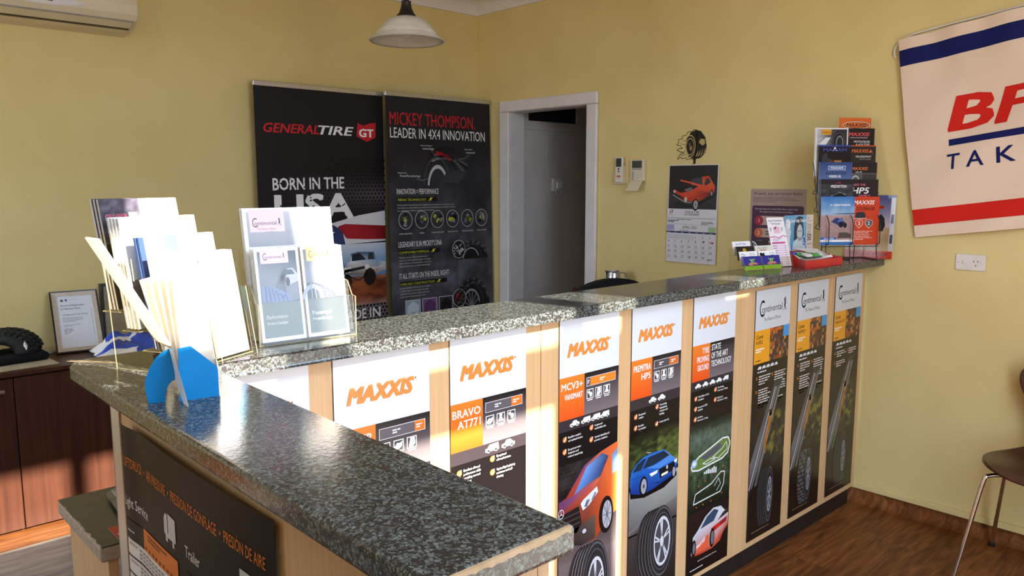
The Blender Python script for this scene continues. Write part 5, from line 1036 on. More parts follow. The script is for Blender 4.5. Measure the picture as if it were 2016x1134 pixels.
c = DL((244, 244, 248)); c.up(); c.grid(0, 0, .095, .05, 6, 5, lambda u, v: mix((150, 146, 216), (206, 200, 236), v+.2*u)); c.rect(.0, .184, .095, .192, (150, 156, 206)); c.rect(.070, .05, .095, .135, [(120, 160, 236), (140, 220, 244)]); c.up(); c.poly([(.0, .1), (.02, .55), (.2, .62), (.3, .95), (.72, .95), (.85, .62), (1, .5), (.98, .1), (.5, 0)], (246, 246, 248), (.0, .045, .08, .085)); c.up(); c.ell(.058, .085, .012, .024, (240, 236, 238), 18); c.ring(.058, .085, .012, .024, .14, (150, 130, 140), 18); c.rect(.022, .058, .032, .078, (206, 170, 172)); c.line([(.003, .112), (.03, .122), (.05, .122)], .002, (120, 120, 150)); c.rect(.01, .018, .05, .034, (226, 222, 246)); c.ring(.047, .03, .044, .02, .3, (170, 226, 240), 20, math.pi, 2*math.pi); slot(c, 1, 0, 'leaflet with a white car front and lilac base, lowest row nearest the long counter', copies=2)
b = NB(); box(b, -.022, -.016, 0, .022, .016, .032, .003)
o = obj('small_box', b, M['dark'], loc=(.505, 1.475, CT)); o.rotation_euler = (0, 0, .46); tag(o, 'small dark box inside the clear base of the tall leaflet holder', 'box')
# ---- folded blue card stand with fanned leaflets
t = thing('card_stand', 'small folded bright blue card stand holding a fan of leaflets', 'card stand', (.435, 1.232, CT))
Lc = lambda x, y, z: (x-.435, y-1.232, z)
b = NB(); arc = [(0, 0)]+[(-.003, .02), (-.003, .035), (.004, .055), (.014, .071), (.024, .080), (.033, .084)]+[(.040, .084), (.040, .034)]+[(.040-.013*math.sin(a), .020+.0*a) if False else (.040-.016*math.sin(a), .034*math.cos(a)) for a in [math.pi/2*i/6 for i in range(1, 7)]]
d0 = Vector((.436-.396, 1.238-1.255, 0)).normalized()
plate(b, [Vector(Lc(.396, 1.255, 0))+d0*x+Vector((0, 0, z)) for x, z in arc], (-.4, -1, 0), .0016); bmesh.ops.recalc_face_normals(b, faces=b.faces[:]); obj('left_panel', b, M['cyan'], t)
b = NB(); d1 = Vector((.495-.437, 1.224-1.236, 0)).normalized(); plate(b, [Vector(Lc(.437, 1.236, 0))+d1*x+Vector((0, 0, z)) for x, z in [(0, 0), (.059, 0), (.059, .040), (.057, .050), (.020, .086), (.002, .084)]], (.2, -1, 0), .0016); bmesh.ops.recalc_face_normals(b, faces=b.faces[:]); obj('right_panel', b, M['cyan'], t)
b = NB(); A = []; Bq = []
for i in range(9):
    q = i/8; z = .086*(1-q); y = 1.225-.033*q**1.6; x = .4345-.008*(1-q)**2; A.append(b.verts.new(Lc(x, y, z))); Bq.append(b.verts.new(Lc(x+.001, y+.045-.02*q, z)))
for i in range(8): b.faces.new((A[i], A[i+1], Bq[i+1], Bq[i]))
bmesh.ops.solidify(b, geom=b.faces[:], thickness=.0026); obj('centre_fold', b, M['paper'], t)['label'] = 'white folded middle strip'
b = NB(); plate(b, [Lc(.4965, 1.224, 0), Lc(.515, 1.30, 0), Lc(.515, 1.30, .05), Lc(.4985, 1.235, .058), Lc(.4965, 1.224, .043)], (1, 0, 0), .0016); bmesh.ops.recalc_face_normals(b, faces=b.faces[:]); obj('end_panel', b, M['paper'], t)['label'] = 'white end panel'
def fan(F, lean, lng, wd, tw, th, label, plain=False):
    """F is the near bottom corner; the sheet leans to the left, its width running away from the viewer"""
    c = Canvas(wd, lng, (250, 246, 238))
    if not plain: c.up(); c.small(wd*.15, lng*.82, wd*.7, 5, .009, (206, 196, 184), .35, int(F[0]*1000))
    V = Vector((-math.sin(lean), 0, math.cos(lean))); U = Vector((math.sin(tw), -math.cos(tw), 0)); U = (U-V*U.dot(V)).normalized()
    o = c.build('leaflet', M['thin'], None, tuple(Vector(F)-U*wd), (0, 0, 0), U, V, th, back=(244, 238, 228)); return tag(o, label, 'leaflet')
fan((.432, 1.252, 1.2475), math.radians(28.5), .195, .062, math.radians(1), .003, 'single long leaflet leaning far left out of the blue card stand', True)
for k, (y, ln, lab) in enumerate(((1.300, 14.0, 'folded leaflet in the blue card stand, rearmost of the fan'), (1.288, 11.6, 'folded leaflet in the blue card stand, just in front of the rearmost'), (1.276, 9.0, 'folded leaflet in the blue card stand, middle of the fan'), (1.264, 6.4, 'folded leaflet in the blue card stand, second from the front'), (1.252, 4.0, 'folded leaflet in the blue card stand, frontmost of the fan'))):
    q = math.radians(ln); c = Canvas(.048, .187, (250, 247, 240))
    o = c.build('leaflet', M['thin'], None, (.4545, y, 1.1665), (0, 0, 0), (math.cos(q), -.12, math.sin(q)), (-math.sin(q), 0, math.cos(q)), .0085, back=(240, 230, 214)); tag(o, lab, 'leaflet')
# ---- catalogue holder
H2 = Spot(.714, 1.537, math.radians(-3.9))
t = thing('catalogue_holder', 'clear acrylic two-step catalogue holder on the long counter', 'leaflet holder', tuple(H2.o), H2.rz)
ln = math.radians(11); k = math.sin(ln)
pr = [(0, 0), (.075, 0), (.098, .12), (.104, .2), (.082, .2), (.06, .125), (.036, .12), (.016, .09), (.0, .088)]
acr('s', t, [('side_sheet', [(x, s, z) for s, z in pr], (1, 0, 0), .0024) for x in (.0, .2225)]+[('front_sheet', [(0, 0, .0), (.2225, 0, 0), (.2225, .016, .09), (0, .016, .09)], (0, -1, .18), .0022), ('middle_sheet', [(0, .037, .0), (.2225, .037, 0), (.2225, .06, .125), (0, .06, .125)], (0, -1, .18), .0022), ('back_sheet', [(0, .075, .0), (.2225, .075, 0), (.2225, .104, .2), (0, .104, .2)], (0, -1, .18), .0022), ('base_sheet', [(0, 0, .003), (.2225, 0, .003), (.2225, .075, .003), (0, .075, .003)], (0, 0, 1), .0024)])
c = Canvas(.205, .284); w = .205; c.up(); c.grid(.008, .150, w-.008, .276, 14, 10, lambda u, v: mix(mix((112, 112, 118), (176, 178, 184), v), (236, 236, 238), max(0, (u-.55))*1.8)); c.rect(.008, .06, w-.008, .196, (70, 66, 72)); c.up(); c.rect(.008, .1975, w-.008, .2, WHITE); c.rect(.014, .232, .092, .281, (238, 196, 206)); c.up(); conti_logo(c, .020, .246, .066, (44, 34, 38)); c.text('Conti Hybrid LS3', .020, .168, .0155, .125, (244, 244, 244), .022); c.text('Regional Truck Product Information', .022, .150, .006, .11, (190, 188, 192), .01)
for x in (.06, .10, .16): c.line([(x, .2), (x, .235)], .0012, (150, 150, 156)); c.line([(x-.012, .232), (x+.012, .232)], .001, (150, 150, 156))
H2.put(c, 'catalogue', 'gloss', .007, .046, .006, math.radians(10), 'large catalogue headed Conti Hybrid LS3, standing behind two smaller ones', 'catalogue', 'catalogues behind the large one', .004, 1, .007, None, 'white catalogue tucked behind the large hybrid one')
def cat(x, tagc, t1, t2, label, warm):
    c = Canvas(.098, .198); w = .098; c.up(); c.grid(.006, .082, w-.006, .192, 14, 14, lambda u, v: mix(mix((34, 34, 40), (120, 122, 130), .5+.5*math.sin(3*v+u)), (236, 236, 232), warm*max(0, 1.2-4*((u-.75)**2+(v-.6)**2))*.9)); c.rect(.006, .008, w-.006, .084, (64, 70, 74)); c.up()
    c.poly([(0, 0), (.25, .6), (.5, 1), (.6, 1), (.45, .5), (.5, 0)], (92, 94, 102), (.03, .085, .07, .08)); c.line([(.04, .09), (.05, .13), (.06, .15)], .0015, (226, 226, 230))
    if not warm:
        c.poly([(0, .3), (.1, .6), (.35, .95), (.75, 1), (1, .6), (1, .2), (.5, 0), (.1, .1)], (176, 178, 188), (.05, .118, .042, .036)); c.up(); c.poly([(.2, .6), (.38, .9), (.7, .92), (.85, .62)], (60, 62, 72), (.05, .118, .042, .036)); c.ell(.068, .125, .005, .010, (26, 26, 30), 12); c.k -= 1
    c.up(); tc = (112, 126, 158) if not warm else (150, 152, 160)
    c.poly([(.008+.068*i/14, .083+.036*math.sin(math.pi*(.5-.5*i/14))**.6 if i < 14 else .083) for i in range(15)]+[(.008, .083)], tc if not warm else (70, 72, 80)); c.up()
    for i in range(1, 7): c.line([(.008+.0095*i, .083), (.009+.0085*i, .098), (.010+.007*i, .083+.036*math.sin(math.pi*(.5-.08*i))**.6)], .0012, (40, 46, 64) if not warm else (190, 192, 198))
    if warm: c.ring(.020, .083, .026, .032, .3, (150, 154, 166), 14, 0, math.pi)
    c.rect(.012, .166, .074, .196, tagc); c.up(); conti_logo(c, .018, .176, .05, (50, 34, 34), False); c.text(t1, .014, .048, .0085, .046, (206, 208, 210), .004); c.text(t2, .014, .036, .006, .045, (226, 226, 228), .01)
    H2.put(c, 'catalogue', 'gloss', x, .010, .006, math.radians(9.5), label, 'catalogue', 'catalogues behind the front pair', .0035, 2, .0065, None, 'white-edged catalogue behind the front pair, only its edge showing')
cat(.009, (238, 190, 202), 'Performance', 'Product Catalogue', 'slim catalogue with a pink tag, white car and blue tyre, front left', 0)
cat(.112, (240, 176, 84), 'Passenger', 'Product Catalogue', 'slim catalogue with an orange tag and a sunlit road, front right', 1)
# ---- business card holder
H3 = Spot(2.728, 1.606, math.radians(-15.8))
t = thing('card_holder', 'clear stepped business card holder near the right end of the counter', 'card holder', tuple(H3.o), H3.rz)
kk = math.tan(math.radians(19)); polys = []
for x in (-.002, .0975, .197): polys.append(('side_sheet' if x != .0975 else 'divider', [(x, -.003, 0), (x, .088, 0), (x, .094, .085), (x, .07, .085), (x, .052, .066), (x, .034, .047), (x, .016, .030), (x, .004, .028)], (1, 0, 0), .0016))
for r_ in range(4): s, z = .0+.0205*r_, .001+.0185*r_; polys.append(('pocket_front', [(-.002, s-.002, z), (.197, s-.002, z), (.197, s-.002+.024*kk, z+.024), (-.002, s-.002+.024*kk, z+.024)], (0, -1, kk), .0014)); polys.append(('pocket_base', [(-.002, s-.002, z), (.197, s-.002, z), (.197, s+.014, z), (-.002, s+.014, z)], (0, 0, 1), .0014))
acr('s', t, polys)
def card(c, col, row, label, copies=2): H3.put(c, 'business_card', 'satin', .001+.0993*col, .002+.0205*row, .003+.0185*row, math.radians(19), label, 'business card', 'business cards stacked behind the front ones', .0009, copies, .0022, None, 'business card stacked behind a front card in the small clear holder')
def cv(col=WHITE): return Canvas(.092, .054, col)
for q in (0, 1):
    c = cv((52, 48, 140)); c.up(); c.rect(0, 0, .092, .017, (150, 200, 52)); c.up(); c.ell(.045, .034, .008, .011, (120, 190, 110), 16); c.poly([(0, .2), (.2, .6), (.5, .45), (.8, .62), (1, .25), (.8, .1), (.5, .2), (.2, .05)], (226, 130, 110), (.020, .018, .052, .020)); c.up(); c.ell(.047, .036, .003, .004, (40, 60, 40), 10); c.line([(.03, .044), (.045, .036), (.06, .044)], .003, (180, 214, 120)); c.small(.03, .0185, .035, 1, .003, (206, 206, 236), .5, 3); c.small(.03, .011, .03, 1, .004, (110, 156, 40), .5, 4)
    card(c, q, 0, ('purple and lime green card in the front row, left', 'purple and lime green card in the front row, right')[q])
c = cv(); c.up(); c.line([(.006, .044), (.02, .046), (.024, .036)], .0015, (90, 110, 180)); c.small(.008, .040, .03, 2, .005, (120, 130, 160), .4, 4); c.small(.05, .045, .03, 4, .006, (170, 170, 176), .4, 5); card(c, 0, 1, 'white card with faint blue print, second row left', 1)
c = cv(); c.up(); c.poly([(0, 0), (.05, .5), (.0, .8), (.3, 1), (.5, .8), (.8, .95), (.9, .5), (1, .3), (1, 0)], BLACK, (.004, .022, .03, .026)); c.text('Specialist', .058, .042, .004, .026, (60, 60, 66), .02); c.small(.062, .034, .02, 2, .005, (110, 110, 116), .4, 6); card(c, 1, 1, 'white card with a black splash shape, second row right', 1)
c = cv((34, 28, 26)); c.up(); c.ell(.042, .038, .009, .008, (206, 176, 40), 14); c.poly([(0, 0), (.4, .4), (1, .9), (.6, .9), (.1, .3)], (40, 34, 20), (.036, .032, .012, .012)); card(c, 0, 2, 'black card with a yellow emblem, third row', 1)
c = cv((226, 222, 214)); c.up(); c.text('Auto Specialists', .012, .042, .0055, .052, (90, 80, 70), .02, .2); c.poly([(0, .5), (.3, .9), (.5, .6), (.7, .9), (1, .5), (.6, .3), (.4, .3)], (206, 120, 70), (.016, .026, .044, .014)); c.up(); c.ell(.038, .032, .004, .004, (50, 50, 60), 10); card(c, 1, 2, 'cream card with an orange winged badge, third row', 1)
c = cv((240, 240, 244)); c.up(); c.text('Just 4U Tyres', .014, .040, .008, .055, (66, 76, 130), .02, .25); c.small(.016, .032, .05, 1, .005, (120, 126, 160), .4, 7); card(c, 0, 3, 'white card with blue handwriting, back row', 1)
c = cv((34, 32, 34)); c.up(); c.ring(.004, .028, .024, .026, .22, (180, 180, 184), 18, -1.5, 1.5)
for a in range(-3, 4): c.line([(.004, .028), (.004+.02*math.cos(a*.4), .028+.022*math.sin(a*.4))], .002, (150, 150, 154))
card(c, 1, 3, 'black card with a wheel on it, back row', 1)
# ---- price leaflet in its own clear stand
H4 = Spot(*(Vector((2.728, 1.606))+Vector((.962, -.272))*.206+Vector((.272, .962))*.048), math.radians(-15.8))
t = thing('leaflet_stand', 'narrow clear leaflet stand between the business cards and the red box', 'leaflet stand', tuple(H4.o), H4.rz)
kk = math.tan(math.radians(17)); acr('s', t, [('front_sheet', [(0, 0, 0), (.1, 0, 0), (.1, .042*kk, .042), (0, .042*kk, .042)], (0, -1, kk), .0016), ('base_sheet', [(0, 0, .0), (.1, 0, .0), (.1, .03, .0), (0, .03, .0)], (0, 0, 1), .0016), ('back_sheet', [(0, .018, 0), (.1, .018, 0), (.1, .018+.1*kk, .1), (0, .018+.1*kk, .1)], (0, -1, kk), .0016)]+[('side_sheet', [(x, 0, 0), (x, .03, 0), (x, .018+.095*kk, .095), (x, .042*kk, .042)], (1, 0, 0), .0016) for x in (0.0, .1)])
c = Canvas(.094, .205, (242, 240, 246)); w = .094; c.up(); PK = (206, 90, 150)
c.text('Naomi Chamberlain', .008, .188, .0075, .075, (60, 52, 70), .02); c.text('The Masseuse', .020, .175, .0075, .05, (60, 52, 70), .02); c.rect(.028, .138, .062, .166, (232, 192, 216)); c.up()
r = random.Random(2)
for i in range(8): c.ell(.032+.012*r.random(), .156+.008*r.random(), .003, .002, (120, 40, 76), 8)
c.small(.008, .158, .012, 3, .006, (90, 80, 100), .5, 8); c.small(.07, .158, .012, 3, .006, (90, 80, 100), .5, 9)
c.line([(0, .122), (.03, .124), (.05, .118), (.075, .128), (w, .122)], .0035, PK); c.small(.015, .113, .06, 2, .006, (150, 120, 150), .4, 3); c.rect(.008, .094, .08, .102, PK)
for i in range(9): c.rect(.006, .082-.0095*i, .088, .088-.0095*i, (236, 214, 234)); c.up(); c.small(.009, .084-.0095*i, .045, 1, .005, (110, 86, 116), .5, i); c.rect(.072, .084-.0095*i, .078, .0865-.0095*i, (110, 86, 116)); c.k -= 1
H4.put(c, 'price_leaflet', 'satin', .003, .006, .003, math.radians(17), 'tall white and pink price leaflet in a narrow clear stand', 'leaflet', 'price leaflets', .0012, 0)
# ---- red charity sweet box
H5 = Spot(2.992, 1.497, math.radians(-6.5))
t = thing('charity_box', 'red card charity box with a white tray of small packets and a blue picture card', 'charity box', tuple(H5.o), H5.rz)
b = NB(); base = [(0, 0), (.266, 0), (.266, .145), (.066, .145), (.042, .06)]; hts = [.031, .031, .055, .055, .033]
lo = [b.verts.new((x, y, 0)) for x, y in base]; hi = [b.verts.new((x, y, h)) for (x, y), h in zip(base, hts)]; ins = [b.verts.new((.14+(x-.14)*.9, .072+(y-.072)*.86, h-.001)) for (x, y), h in zip(base, hts)]; flo = [b.verts.new((.14+(x-.14)*.86, .072+(y-.072)*.8, .006)) for (x, y) in base]
for i in range(5):
    j = (i+1) % 5; b.faces.new((lo[i], lo[j], hi[j], hi[i])); b.faces.new((hi[i], hi[j], ins[j], ins[i])); b.faces.new((ins[i], ins[j], flo[j], flo[i]))
b.faces.new(list(reversed(lo))); b.faces.new(flo); bmesh.ops.recalc_face_normals(b, faces=b.faces[:]); obj('outer_tray', b, M['red'], t)
b = NB()
for q in ([(.006, .006, .036), (.20, .004, .036), (.204, .014, .046), (.19, .02, .03), (.02, .02, .02)], [(.20, .004, .036), (.232, .1, .062), (.224, .112, .064), (.09, .12, .07), (.19, .02, .03)], [(.046, .06, .038), (.006, .006, .036), (.02, .02, .02), (.066, .1, .044), (.062, .1, .05)], [(.02, .02, .02), (.19, .02, .03), (.2, .1, .044), (.066, .1, .044)]): b.faces.new([b.verts.new(p) for p in q])
bmesh.ops.solidify(b, geom=b.faces[:], thickness=.0015); obj('inner_tray', b, M['paper'], t)['label'] = 'white folded inner tray'
r = random.Random(8)
pm = {'g': noisy(mat('green_wrapper', rough=.35), (.05, .36, .06), (.1, .5, .12)), 'b': M['blue'], 'w': M['paper']}
for i, (x, y, kz, a) in enumerate(((.088, .108, 'b', .1), (.112, .098, 'w', -.2), (.088, .084, 'g', .15), (.116, .076, 'g', -.1), (.088, .060, 'w', .1), (.120, .054, 'g', .3), (.075, .038, 'w', .0), (.118, .034, 'g', -.25), (.15, .04, 'w', .2))):
    b = NB(); box(b, -.017, -.010, 0, .017, .010, .010, .003, 2); o = obj('mint_packet', b, pm[kz], t); o.location = (x, y, .036+.001*i+.10*(y-.04)); o.rotation_euler = (.25, 0, a)
c = Canvas(.262, .150, (96, 160, 196)); w = .262; c.up(); c.grid(0, 0, .2, .15, 12, 8, lambda u, v: mix((70, 140, 190), (150, 200, 220), .4*v+.3*u)); c.rect(.2, 0, w, .15, (222, 210, 198)); c.up()
c.poly([(0, 0), (.02, .5), (.1, .8), (.3, .95), (.55, .9), (.62, .7), (.7, .55), (.62, .4), (.6, .2), (.75, 0)], (206, 214, 220), (.0, .0, .085, .145)); c.poly([(0, 0), (.02, .55), (.15, .9), (.45, 1.0), (.75, .92), (.95, .6), (1, .2), (.8, 0)], (44, 60, 78), (.085, .045, .09, .10)); c.up(); c.ell(.138, .075, .026, .036, (186, 200, 208), 20); c.poly([(.0, 0), (.1, .6), (.5, 1), (.9, .7), (1, 0)], (196, 212, 220), (.07, 0, .12, .06)); c.poly([(.25, .78), (.4, .6), (.6, .7), (.62, .85)], (236, 240, 242), (.0, .0, .085, .145)); c.up()
for x in (.128, .147): c.ell(x, .082, .0045, .003, (60, 76, 92), 10)
c.ell(.048, .092, .004, .0028, (96, 112, 124), 10); c.line([(.13, .058), (.146, .058)], .003, (236, 240, 242)); c.line([(.052, .062), (.06, .068)], .003, (120, 132, 140)); c.poly([(.45, .86), (.55, 1), (.9, .95), (1, .6), (.9, .8), (.6, .82)], (44, 60, 78), (.085, .045, .09, .10))
c.text('Help Lions Help Others', .012, .120, .0145, .182, WHITE, .02); c.ell(.178, .038, .016, .022, (30, 90, 170), 22); c.up(); c.ring(.178, .038, .016, .022, .16, (220, 232, 240), 22); c.text('L', .178, .029, .018, None, WHITE, .03, al='c'); c.text("50", .207, .040, .028, .036, (40, 36, 38), .02); c.text('c', .246, .062, .006, None, (40, 36, 38), .02); c.text('THANK YOU', .206, .022, .006, .045, (90, 80, 76), .02); c.small(.206, .108, .042, 8, .0062, (110, 104, 100), .35, 5); c.text('99', .212, .130, .010, None, (120, 110, 104), .01); c.line([(.208, .124), (.25, .124)], .002, (140, 130, 124))
c.squeeze(.79); c.build('picture_card', M['satin'], t, (0, 0, 0), (.062, .1435, .055), (1, 0, 0), (0, .03, 1), .0012)
# ---- wire brochure rack
H6 = Spot(3.347, 1.606, math.radians(-34.8))
t = thing('brochure_rack', 'black wire brochure rack at the right end of the counter', 'brochure rack', tuple(H6.o), H6.rz)
for x in (.022, .135, .262):
    b = NB(); tube(b, bez([(x, .105, .0025), (x, .02, .0025), (x, -.004, .004), (x, -.003, .03), (x, .0, .068), (x, -.018, .075), (x, -.02, .09), (x, -.018, .16), (x-.014, -.026, .19), (x-.018, -.022, .2)], 6), .0022, 8); obj('front_wire', b, M['wire'], t)
b = NB(); tube(b, [(.022, .105, .0025), (.262, .105, .0025)], .0022, 8); obj('foot_wire', b, M['wire'], t)
for x in (.06, .22):
    b = NB(); tube(b, bez([(x, .105, .0025), (x, .102, .05), (x, .1, .2), (x, .1, .5), (x, .1, .56)], 6), .0022, 8); obj('upright_wire', b, M['wire'], t)
for k in range(5):
    s, z = .004+.017*k, .0655+.0752*k
    b = NB(); tube(b, bez([(-.016, s+.02, z+.14), (-.016, s+.005, z+.10), (-.006, s-.001, z+.03), (.0, s-.001, z-.004), (.27, s-.001, z-.004), (.276, s+.0, z+.02)], 6) if 0 < k < 4 else [(.0, s-.003, z-.004), (.27, s-.003, z-.004)], .0018, 6); obj('shelf_wire', b, M['wire'], t)
GW = 'brochures stacked behind the front ones in the wire rack'
def rk(c, col, k, label, copies, x=None, dz=0.0):
    c.EPS = .00005; copies = min(copies, 2); H6.put(c, 'brochure', 'gloss', (x if x is not None else (.0, .122)[col]), (.004, .0102)[col]+.017*k, .068+.0752*k+dz, math.radians(2), label, 'brochure', GW, .0012, copies, .0021, None, 'brochure stacked behind another in the black wire rack')
BW, BH = .154, .212
c = Canvas(BW, BH, (60, 120, 190)); c.up(); c.grid(0, .02, BW, BH, 14, 18, lambda u, v: mix((176, 206, 232), (58, 122, 196), (v-.55)/.45+.25*fbm(u*4, v*5)) if v > .60 else mix((150, 118, 124), (206, 176, 168), .3+.6*v+.25*fbm(u*8, v*5))); c.up(); c.poly([(.3, .605), (.5, .62), (1, .625), (1, .60)], (70, 80, 90), (0, .02, BW, .192)); c.text('starmaxx', .055, .172, .0115, .08, WHITE, .02, .2); c.poly([(0, .3), (.4, .6), (1, .4), (.4, .2)], WHITE, (.035, .172, .018, .01))
c.poly([(0, .5), (.3, .9), (.6, .8), (1, .3), (.95, .05), (.6, .0), (.3, .3)], (44, 66, 120), (.045, .080, .075, .045)); c.up(); c.ell(.092, .09, .011, .013, (26, 28, 44), 14); c.ell(.112, .086, .008, .011, (26, 28, 44), 14); c.poly([(0, 0), (.3, .8), (.8, 1), (.9, .2)], (92, 120, 170), (.075, .1, .03, .022)); c.line([(.0, .11), (.08, .06)], .001, (220, 200, 196)); c.poly([(0, .1), (.1, .9), (.6, .95), (1, .7), (1, .1)], (88, 82, 74), (.078, .028, .062, .03)); c.rect(0, .024, .07, .034, (40, 100, 190)); c.rect(0, .014, BW, .024, WHITE); c.up(); c.text('AGRICULTURAL', .012, .0258, .006, .05, WHITE, .02); c.text('PRODUCT GUIDE', .012, .0165, .0045, .04, (60, 110, 180), .01); rk(c, 0, 0, 'brochure with a blue tractor under a blue sky, lowest tier of the rack', 3)
c = Canvas(BW, BH, (214, 74, 44)); c.up(); c.text('MAXXIS', .030, .178, .017, .10, WHITE, .03, .25); c.text('COVERAGE', .046, .152, .014, .085, (60, 30, 26), .02, .15); c.text('X', .024, .152, .014, None, WHITE, .03, .15); c.poly([(0, 0), (.05, .8), (.3, 1), (.8, 1), (.95, .7), (1, 0)], (52, 54, 62), (.040, .118, .05, .027)); c.rect(.03, .114, .095, .118, (226, 190, 180))
for x, cc in ((.042, (214, 90, 60)), (.088, (96, 92, 96))):
    c.poly([(0, .85), (.5, 1), (1, .85), (1, .45), (.5, 0), (0, .45)], (240, 226, 220), (x, .072, .036, .04)); c.up(); c.poly([(.06, .82), (.5, .95), (.94, .82), (.94, .47), (.5, .07), (.06, .47)], cc, (x, .072, .036, .04)); c.text('2', x+.018, .088, .014, None, WHITE, .04, al='c'); c.k -= 1
c.up(); c.small(.03, .058, .105, 6, .0072, (240, 206, 194), .4, 5); rk(c, 1, 0, 'orange-red brochure headed COVERAGE with two shield badges', 1)
c = Canvas(BW, BH, (40, 40, 48)); c.up(); c.grid(0, .08, BW, .19, 10, 8, lambda u, v: mix((34, 36, 42), (96, 102, 112), .4+.6*fbm(u*5, v*5))); c.up(); c.text('VREDESTEIN', .045, .176, .0115, .075, WHITE, .025); c.poly([(0, .2), (.4, .6), (.7, 1), (.75, .5), (1, .2)], (130, 50, 90), (.065, .192, .035, .012)); c.poly([(0, 0), (.05, .6), (.3, .95), (.7, 1), (.95, .7), (1, 0)], (28, 30, 36), (.04, .10, .085, .055)); c.line([(.05, .14), (.09, .155), (.118, .145)], .003, (190, 196, 204)); rk(c, 0, 1, 'dark brochure with a tractor cab and white name, second tier from the bottom', 3)
c = Canvas(BW, BH, (46, 42, 44)); c.up(); c.text('MEET THE', .030, .184, .0085, .062, (226, 120, 130), .03); c.text('HP5', .026, .150, .026, .085, WHITE, .03, .2); c.text('FAMILY', .062, .136, .009, .055, (230, 110, 150), .03, .15); rk(c, 1, 1, 'charcoal brochure reading HP5 FAMILY in white and pink', 1)
c = Canvas(BW, BH, (70, 100, 160)); c.up(); c.grid(0, 0, BW, BH, 8, 12, lambda u, v: mix((150, 176, 214), (54, 76, 132), v*1.1-.1)); c.up(); c.rect(.04, .178, .122, .196, (222, 230, 240)); c.up(); c.rect(.042, .18, .12, .194, (58, 120, 190)); c.up(); c.text('MAXAM', .052, .183, .008, .058, WHITE, .03); c.text('AGRIXTRA', .028, .158, .012, .098, (40, 60, 110), .04, .1); c.text('MS951R', .046, .145, .010, .055, WHITE, .03); rk(c, 0, 2, 'blue brochure reading MS951R, middle tier of the rack', 3)
c = Canvas(BW, BH, (40, 38, 40)); c.up(); c.rect(.03, .13, BW, .165, (96, 98, 96)); c.up(); c.text('MAXXIS', .03, .178, .013, .08, (224, 124, 66), .03, .25); c.text('MA-P5', .052, .166, .006, .03, (220, 220, 220), .02); c.ring(.052, .125, .02, .03, .2, (206, 208, 214), 18); c.rect(.085, .12, .15, .16, (62, 66, 66)); rk(c, 1, 2, 'black brochure with an orange name above a car grille, middle tier', 1)
c = Canvas(BW, BH, (30, 29, 34)); c.up(); c.rect(0, .205, BW, BH, (62, 78, 156)); c.text('MAXAM', .022, .184, .014, .11, (66, 82, 160), .035); c.ell(.077, .198, .005, .005, WHITE, 10); c.line([(.068, .186), (.077, .193), (.086, .186)], .005, WHITE); c.poly([(0, 0), (.05, .7), (.4, 1), (.5, .5), (1, .3), (1, 0)], (60, 58, 62), (.015, .13, .06, .05)); c.rect(.05, .13, .11, .145, (196, 130, 80)); rk(c, 0, 3, 'black brochure with a blue top edge and digger, second tier from the top', 3)
c = Canvas(BW, BH, (50, 46, 44)); c.up(); c.rect(0, .207, BW, BH, (206, 92, 40)); c.text('MAXXIS', .038, .180, .014, .08, (222, 116, 60), .03, .25); c.poly([(0, 0), (.3, .6), (.5, 1), (.7, .6), (1, 0)], (206, 110, 60), (.118, .180, .022, .014)); c.text('ON-HIGHWAY', .058, .158, .0085, .075, (232, 230, 228), .025); c.text('TYRE PATTERNS', .075, .148, .005, .055, (170, 168, 166), .01); rk(c, 1, 3, 'brown-black brochure reading ON-HIGHWAY, second tier from the top', 1)
c = Canvas(BW, BH, (232, 230, 230)); c.up(); c.grid(.006, .10, BW-.006, .206, 12, 10, lambda u, v: mix((50, 50, 56), (196, 198, 204), max(0, 1-u*1.6)+.2*fbm(u*5, v*6))); c.up(); c.rect(.028, .182, .074, .206, (224, 160, 50)); c.up(); c.text('Continental', .031, .190, .006, .038, (60, 46, 26), .01); c.ell(.112, .148, .030, .048, (24, 23, 26), 24); c.up(); c.ring(.112, .148, .028, .045, .1, (90, 90, 96), 22); c.ell(.114, .148, .019, .032, (120, 122, 130), 20); c.up(); c.ell(.114, .148, .013, .024, (44, 44, 50), 18); c.poly([(0, .2), (.6, 1), (1, 1), (.5, 0)], (226, 228, 232), (.012, .13, .06, .04)); rk(c, 0, 4, 'white-bordered brochure with a car wheel and a small amber tag, top tier', 4, -.008)
c = Canvas(BW, BH, (40, 36, 36)); c.up(); c.text('MAXXIS', .030, .178, .0155, .10, (222, 92, 96), .035, .25); c.text('MAXIMUM PERFORMANCE', .036, .168, .005, .085, (216, 210, 210), .01); c.text('MOTOCROSS', .056, .149, .0085, .076, (238, 236, 236), .02); c.text('& ATV TYRE', .066, .136, .0085, .066, (238, 236, 236), .02); rk(c, 1, 4, 'black brochure reading MOTOCROSS & ATV TYRE, top tier', 1)
c = Canvas(BW, BH, (222, 110, 48)); c.up(); c.ell(.084, .180, .066, .016, (240, 220, 204), 30); c.up(); c.ell(.084, .180, .062, .0135, (40, 30, 26), 30); c.up(); c.ell(.084, .180, .058, .0115, (226, 120, 60), 28); c.up(); c.text('MAXXIS', .036, .173, .014, .096, (60, 30, 22), .035, .25); c.text('MAXXIS', .0365, .1735, .013, .094, (226, 130, 90), .015, .25); c.small(.06, .158, .07, 1, .004, (90, 50, 30), .5, 3)
c.EPS = .00005; H6.put(c, 'brochure', 'gloss', .108, .091, .415, math.radians(1), 'plain orange brochure with an oval badge, sticking up highest behind the rack', 'brochure', None, .002)
